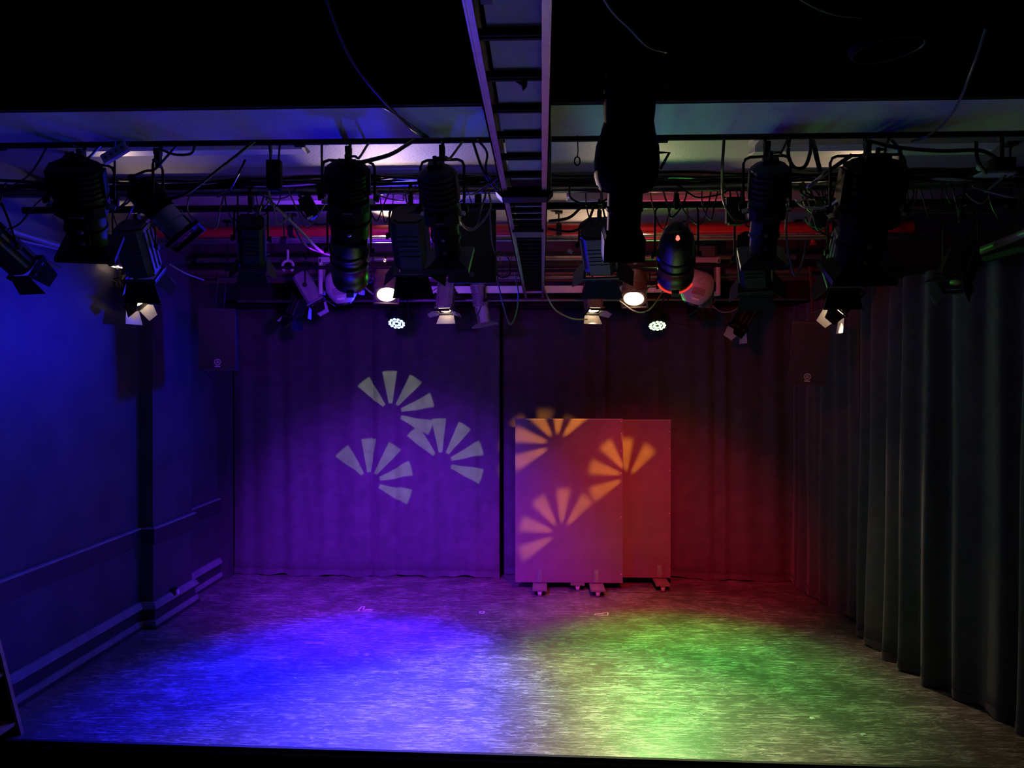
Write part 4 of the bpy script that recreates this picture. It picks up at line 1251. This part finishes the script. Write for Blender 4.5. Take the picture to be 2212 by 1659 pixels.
tag(hk.build('ring_hook', 'black_metal'), 'small black ring hook right of the tray under the beam', 'hook')
c = at(622, 575, 7.5)
oc = thing('pipe_clamp', c, 'open purple lit pipe clamp hanging empty at the left', 'clamp')
MB().tube([c + V((.055 * math.cos(t), 0, .055 * math.sin(t))) for t in [(-.30 + 1.6 * k / 12) * math.pi for k in range(13)]], .014, 6).build('jaw', 'pale_plastic', oc)
MB().cyl(c + V((0, 0, .055)), c + V((0, 0, .16)), .012, 8).build('stem', 'pale_plastic', oc)

# ------------------------------------------------------------------ things on the floor and the wall
c = V((XP + .004, at(350, 1280, 7.9).y, 0))
ww = at(352, 1281, 7.62)
so = thing('wall_socket', (XP, 7.64, ww.z), 'small black socket with a plug low on the left pier', 'socket')
MB().bbox((XP + .02, 7.64, ww.z), (.04, .09, .09), None, .006).build('box', 'black_metal', so)
MB().box((XP + .045, 7.67, ww.z + .0), (.02, .04, .045)).build('plug', 'white_plastic', so)

def tape(name, segs, label):
    mb = MB()
    for (a, b, w) in segs:
        a, b = flr(*a), flr(*b)
        d = (b - a)
        A = Matrix.Rotation(math.atan2(d.y, d.x), 3, 'Z')
        mb.box((a + b) / 2 + V((0, 0, .001)), (d.length + w, w, .002), A)
    o = mb.build(name, 'tape_white')
    tag(o, label, 'tape mark', 'tape marks on the floor')
tape('tape_mark', [((773, 1320), (782, 1310), .012), ((782, 1310), (788, 1310), .012), ((788, 1310), (784, 1317), .012), ((773, 1320), (780, 1320), .012), ((784, 1317), (803, 1317), .012), ((780, 1320), (803, 1320), .012)], 'L shaped outline of white tape on the floor at the left')
tape('tape_mark', [((1036, 1325), (1045, 1325), .012), ((1036, 1321), (1045, 1321), .012), ((1036, 1325), (1037, 1321), .012), ((1045, 1325), (1046, 1321), .012)], 'tiny square of white tape on the floor at centre')
tape('tape_mark', [((1285, 1329), (1313, 1329), .012), ((1285, 1326), (1302, 1326), .012), ((1303, 1323), (1313, 1323), .012), ((1313, 1329), (1313, 1323), .012), ((1285, 1329), (1285, 1326), .012)], 'L shaped white tape mark on the floor before the flats')
tape('tape_mark', [((658, 1389), (700, 1389), .006)], 'faint dashed tape line in the blue light pool')
for (px, py, s, lb) in ((366, 1335, .022, 'white scrap of paper by the skirting left'), (385, 1327, .018, 'second white scrap by the skirting left'), (636, 1465, .02, 'pale crumb in the blue pool on the floor'), (1755, 1552, .03, 'small pale scrap at the right of the green pool'), (1866, 1587, .03, 'small pale ring scrap at the lower right floor'), (177, 1431, .03, 'pale scrap by the left skirting')):
    q = flr(px, py)
    k = [(math.cos(t) * s * rr.uniform(.6, 1), math.sin(t) * s * rr.uniform(.4, .9)) for t in [2 * math.pi * j / 6 for j in range(6)]]
    o = MB().add([q + V((x, y, .0015)) for x, y in k] + [q + V((x * .6, y * .6, .006)) for x, y in k], [tuple(range(6, 12))] + [(i, (i + 1) % 6, 6 + (i + 1) % 6, 6 + i) for i in range(6)]).build('paper_scrap', 'tape_white')
    tag(o, lb, 'scrap', 'scraps on the floor')

# wooden step unit standing in front of the stage at the lower left
Ys = 5.06
b0, t0 = at(49, 1600, Ys), at(-14, 1350, Ys)
ud = (t0 - b0).normalized()
foot = b0 + ud * ((-.77 - b0.z) / ud.z)
st = thing('wooden_steps', (foot.x, Ys, -.77), 'wooden step unit with pale plywood edges, cut off by the lower left corner', 'steps')
A = Matrix((ud.cross(V((0, 1, 0))).normalized() * -1, V((0, 1, 0)), ud)).transposed()
MB().box((foot + t0) / 2, (.022, .03, (t0 - foot).length), A).build('stringer', 'wood', st)
xw = XL + .07
MB().plate([V((xw, Ys + .01, -.77)), V((foot.x - .012, Ys + .01, -.77)), V((t0.x - .012, Ys + .01, t0.z)), V((xw, Ys + .01, t0.z))], .012).build('back_panel', 'black_paint', st)
for py in (1454, 1560):
    q = b0 + ud * (at(0, py, Ys).z - b0.z) / ud.z
    MB().box(V(((q.x - .005 + xw) / 2, Ys - .17, q.z)), (q.x - .005 - xw, .36, .022)).build('tread', 'wood', st)

# ------------------------------------------------------------------ light leaking upwards from the vents of burning lamps
def leak(parent, pos, tgt, power, ang=70):
    spot(parent, pos, V(tgt) - V(pos), power, WARM, ang, .5, .03, 'vent_leak')
def leak_of(fx, tgt, k=1.0, ang=60):
    leak(fx[0], fx[1] - fx[3] * .03 + V((0, -.12, .04)), tgt, P_LEAK * k, ang)
leak_of(lit_l, at(868, 352, 5.4), 1.6, 40)
leak_of(lit_l, at(905, 470, 7.0), .7, 70)
leak_of(lit_r, at(1245, 462, 7.2), .8, 75)
leak_of(lit_r, at(1440, 395, 5.7), .6, 40)
leak_of(side_l, at(285, 372, 5.8), .35, 40)
leak_of(side_r, at(1790, 378, 5.8), .35, 40)
leak_of(side_l, at(300, 470, 6.9), .15, 60)
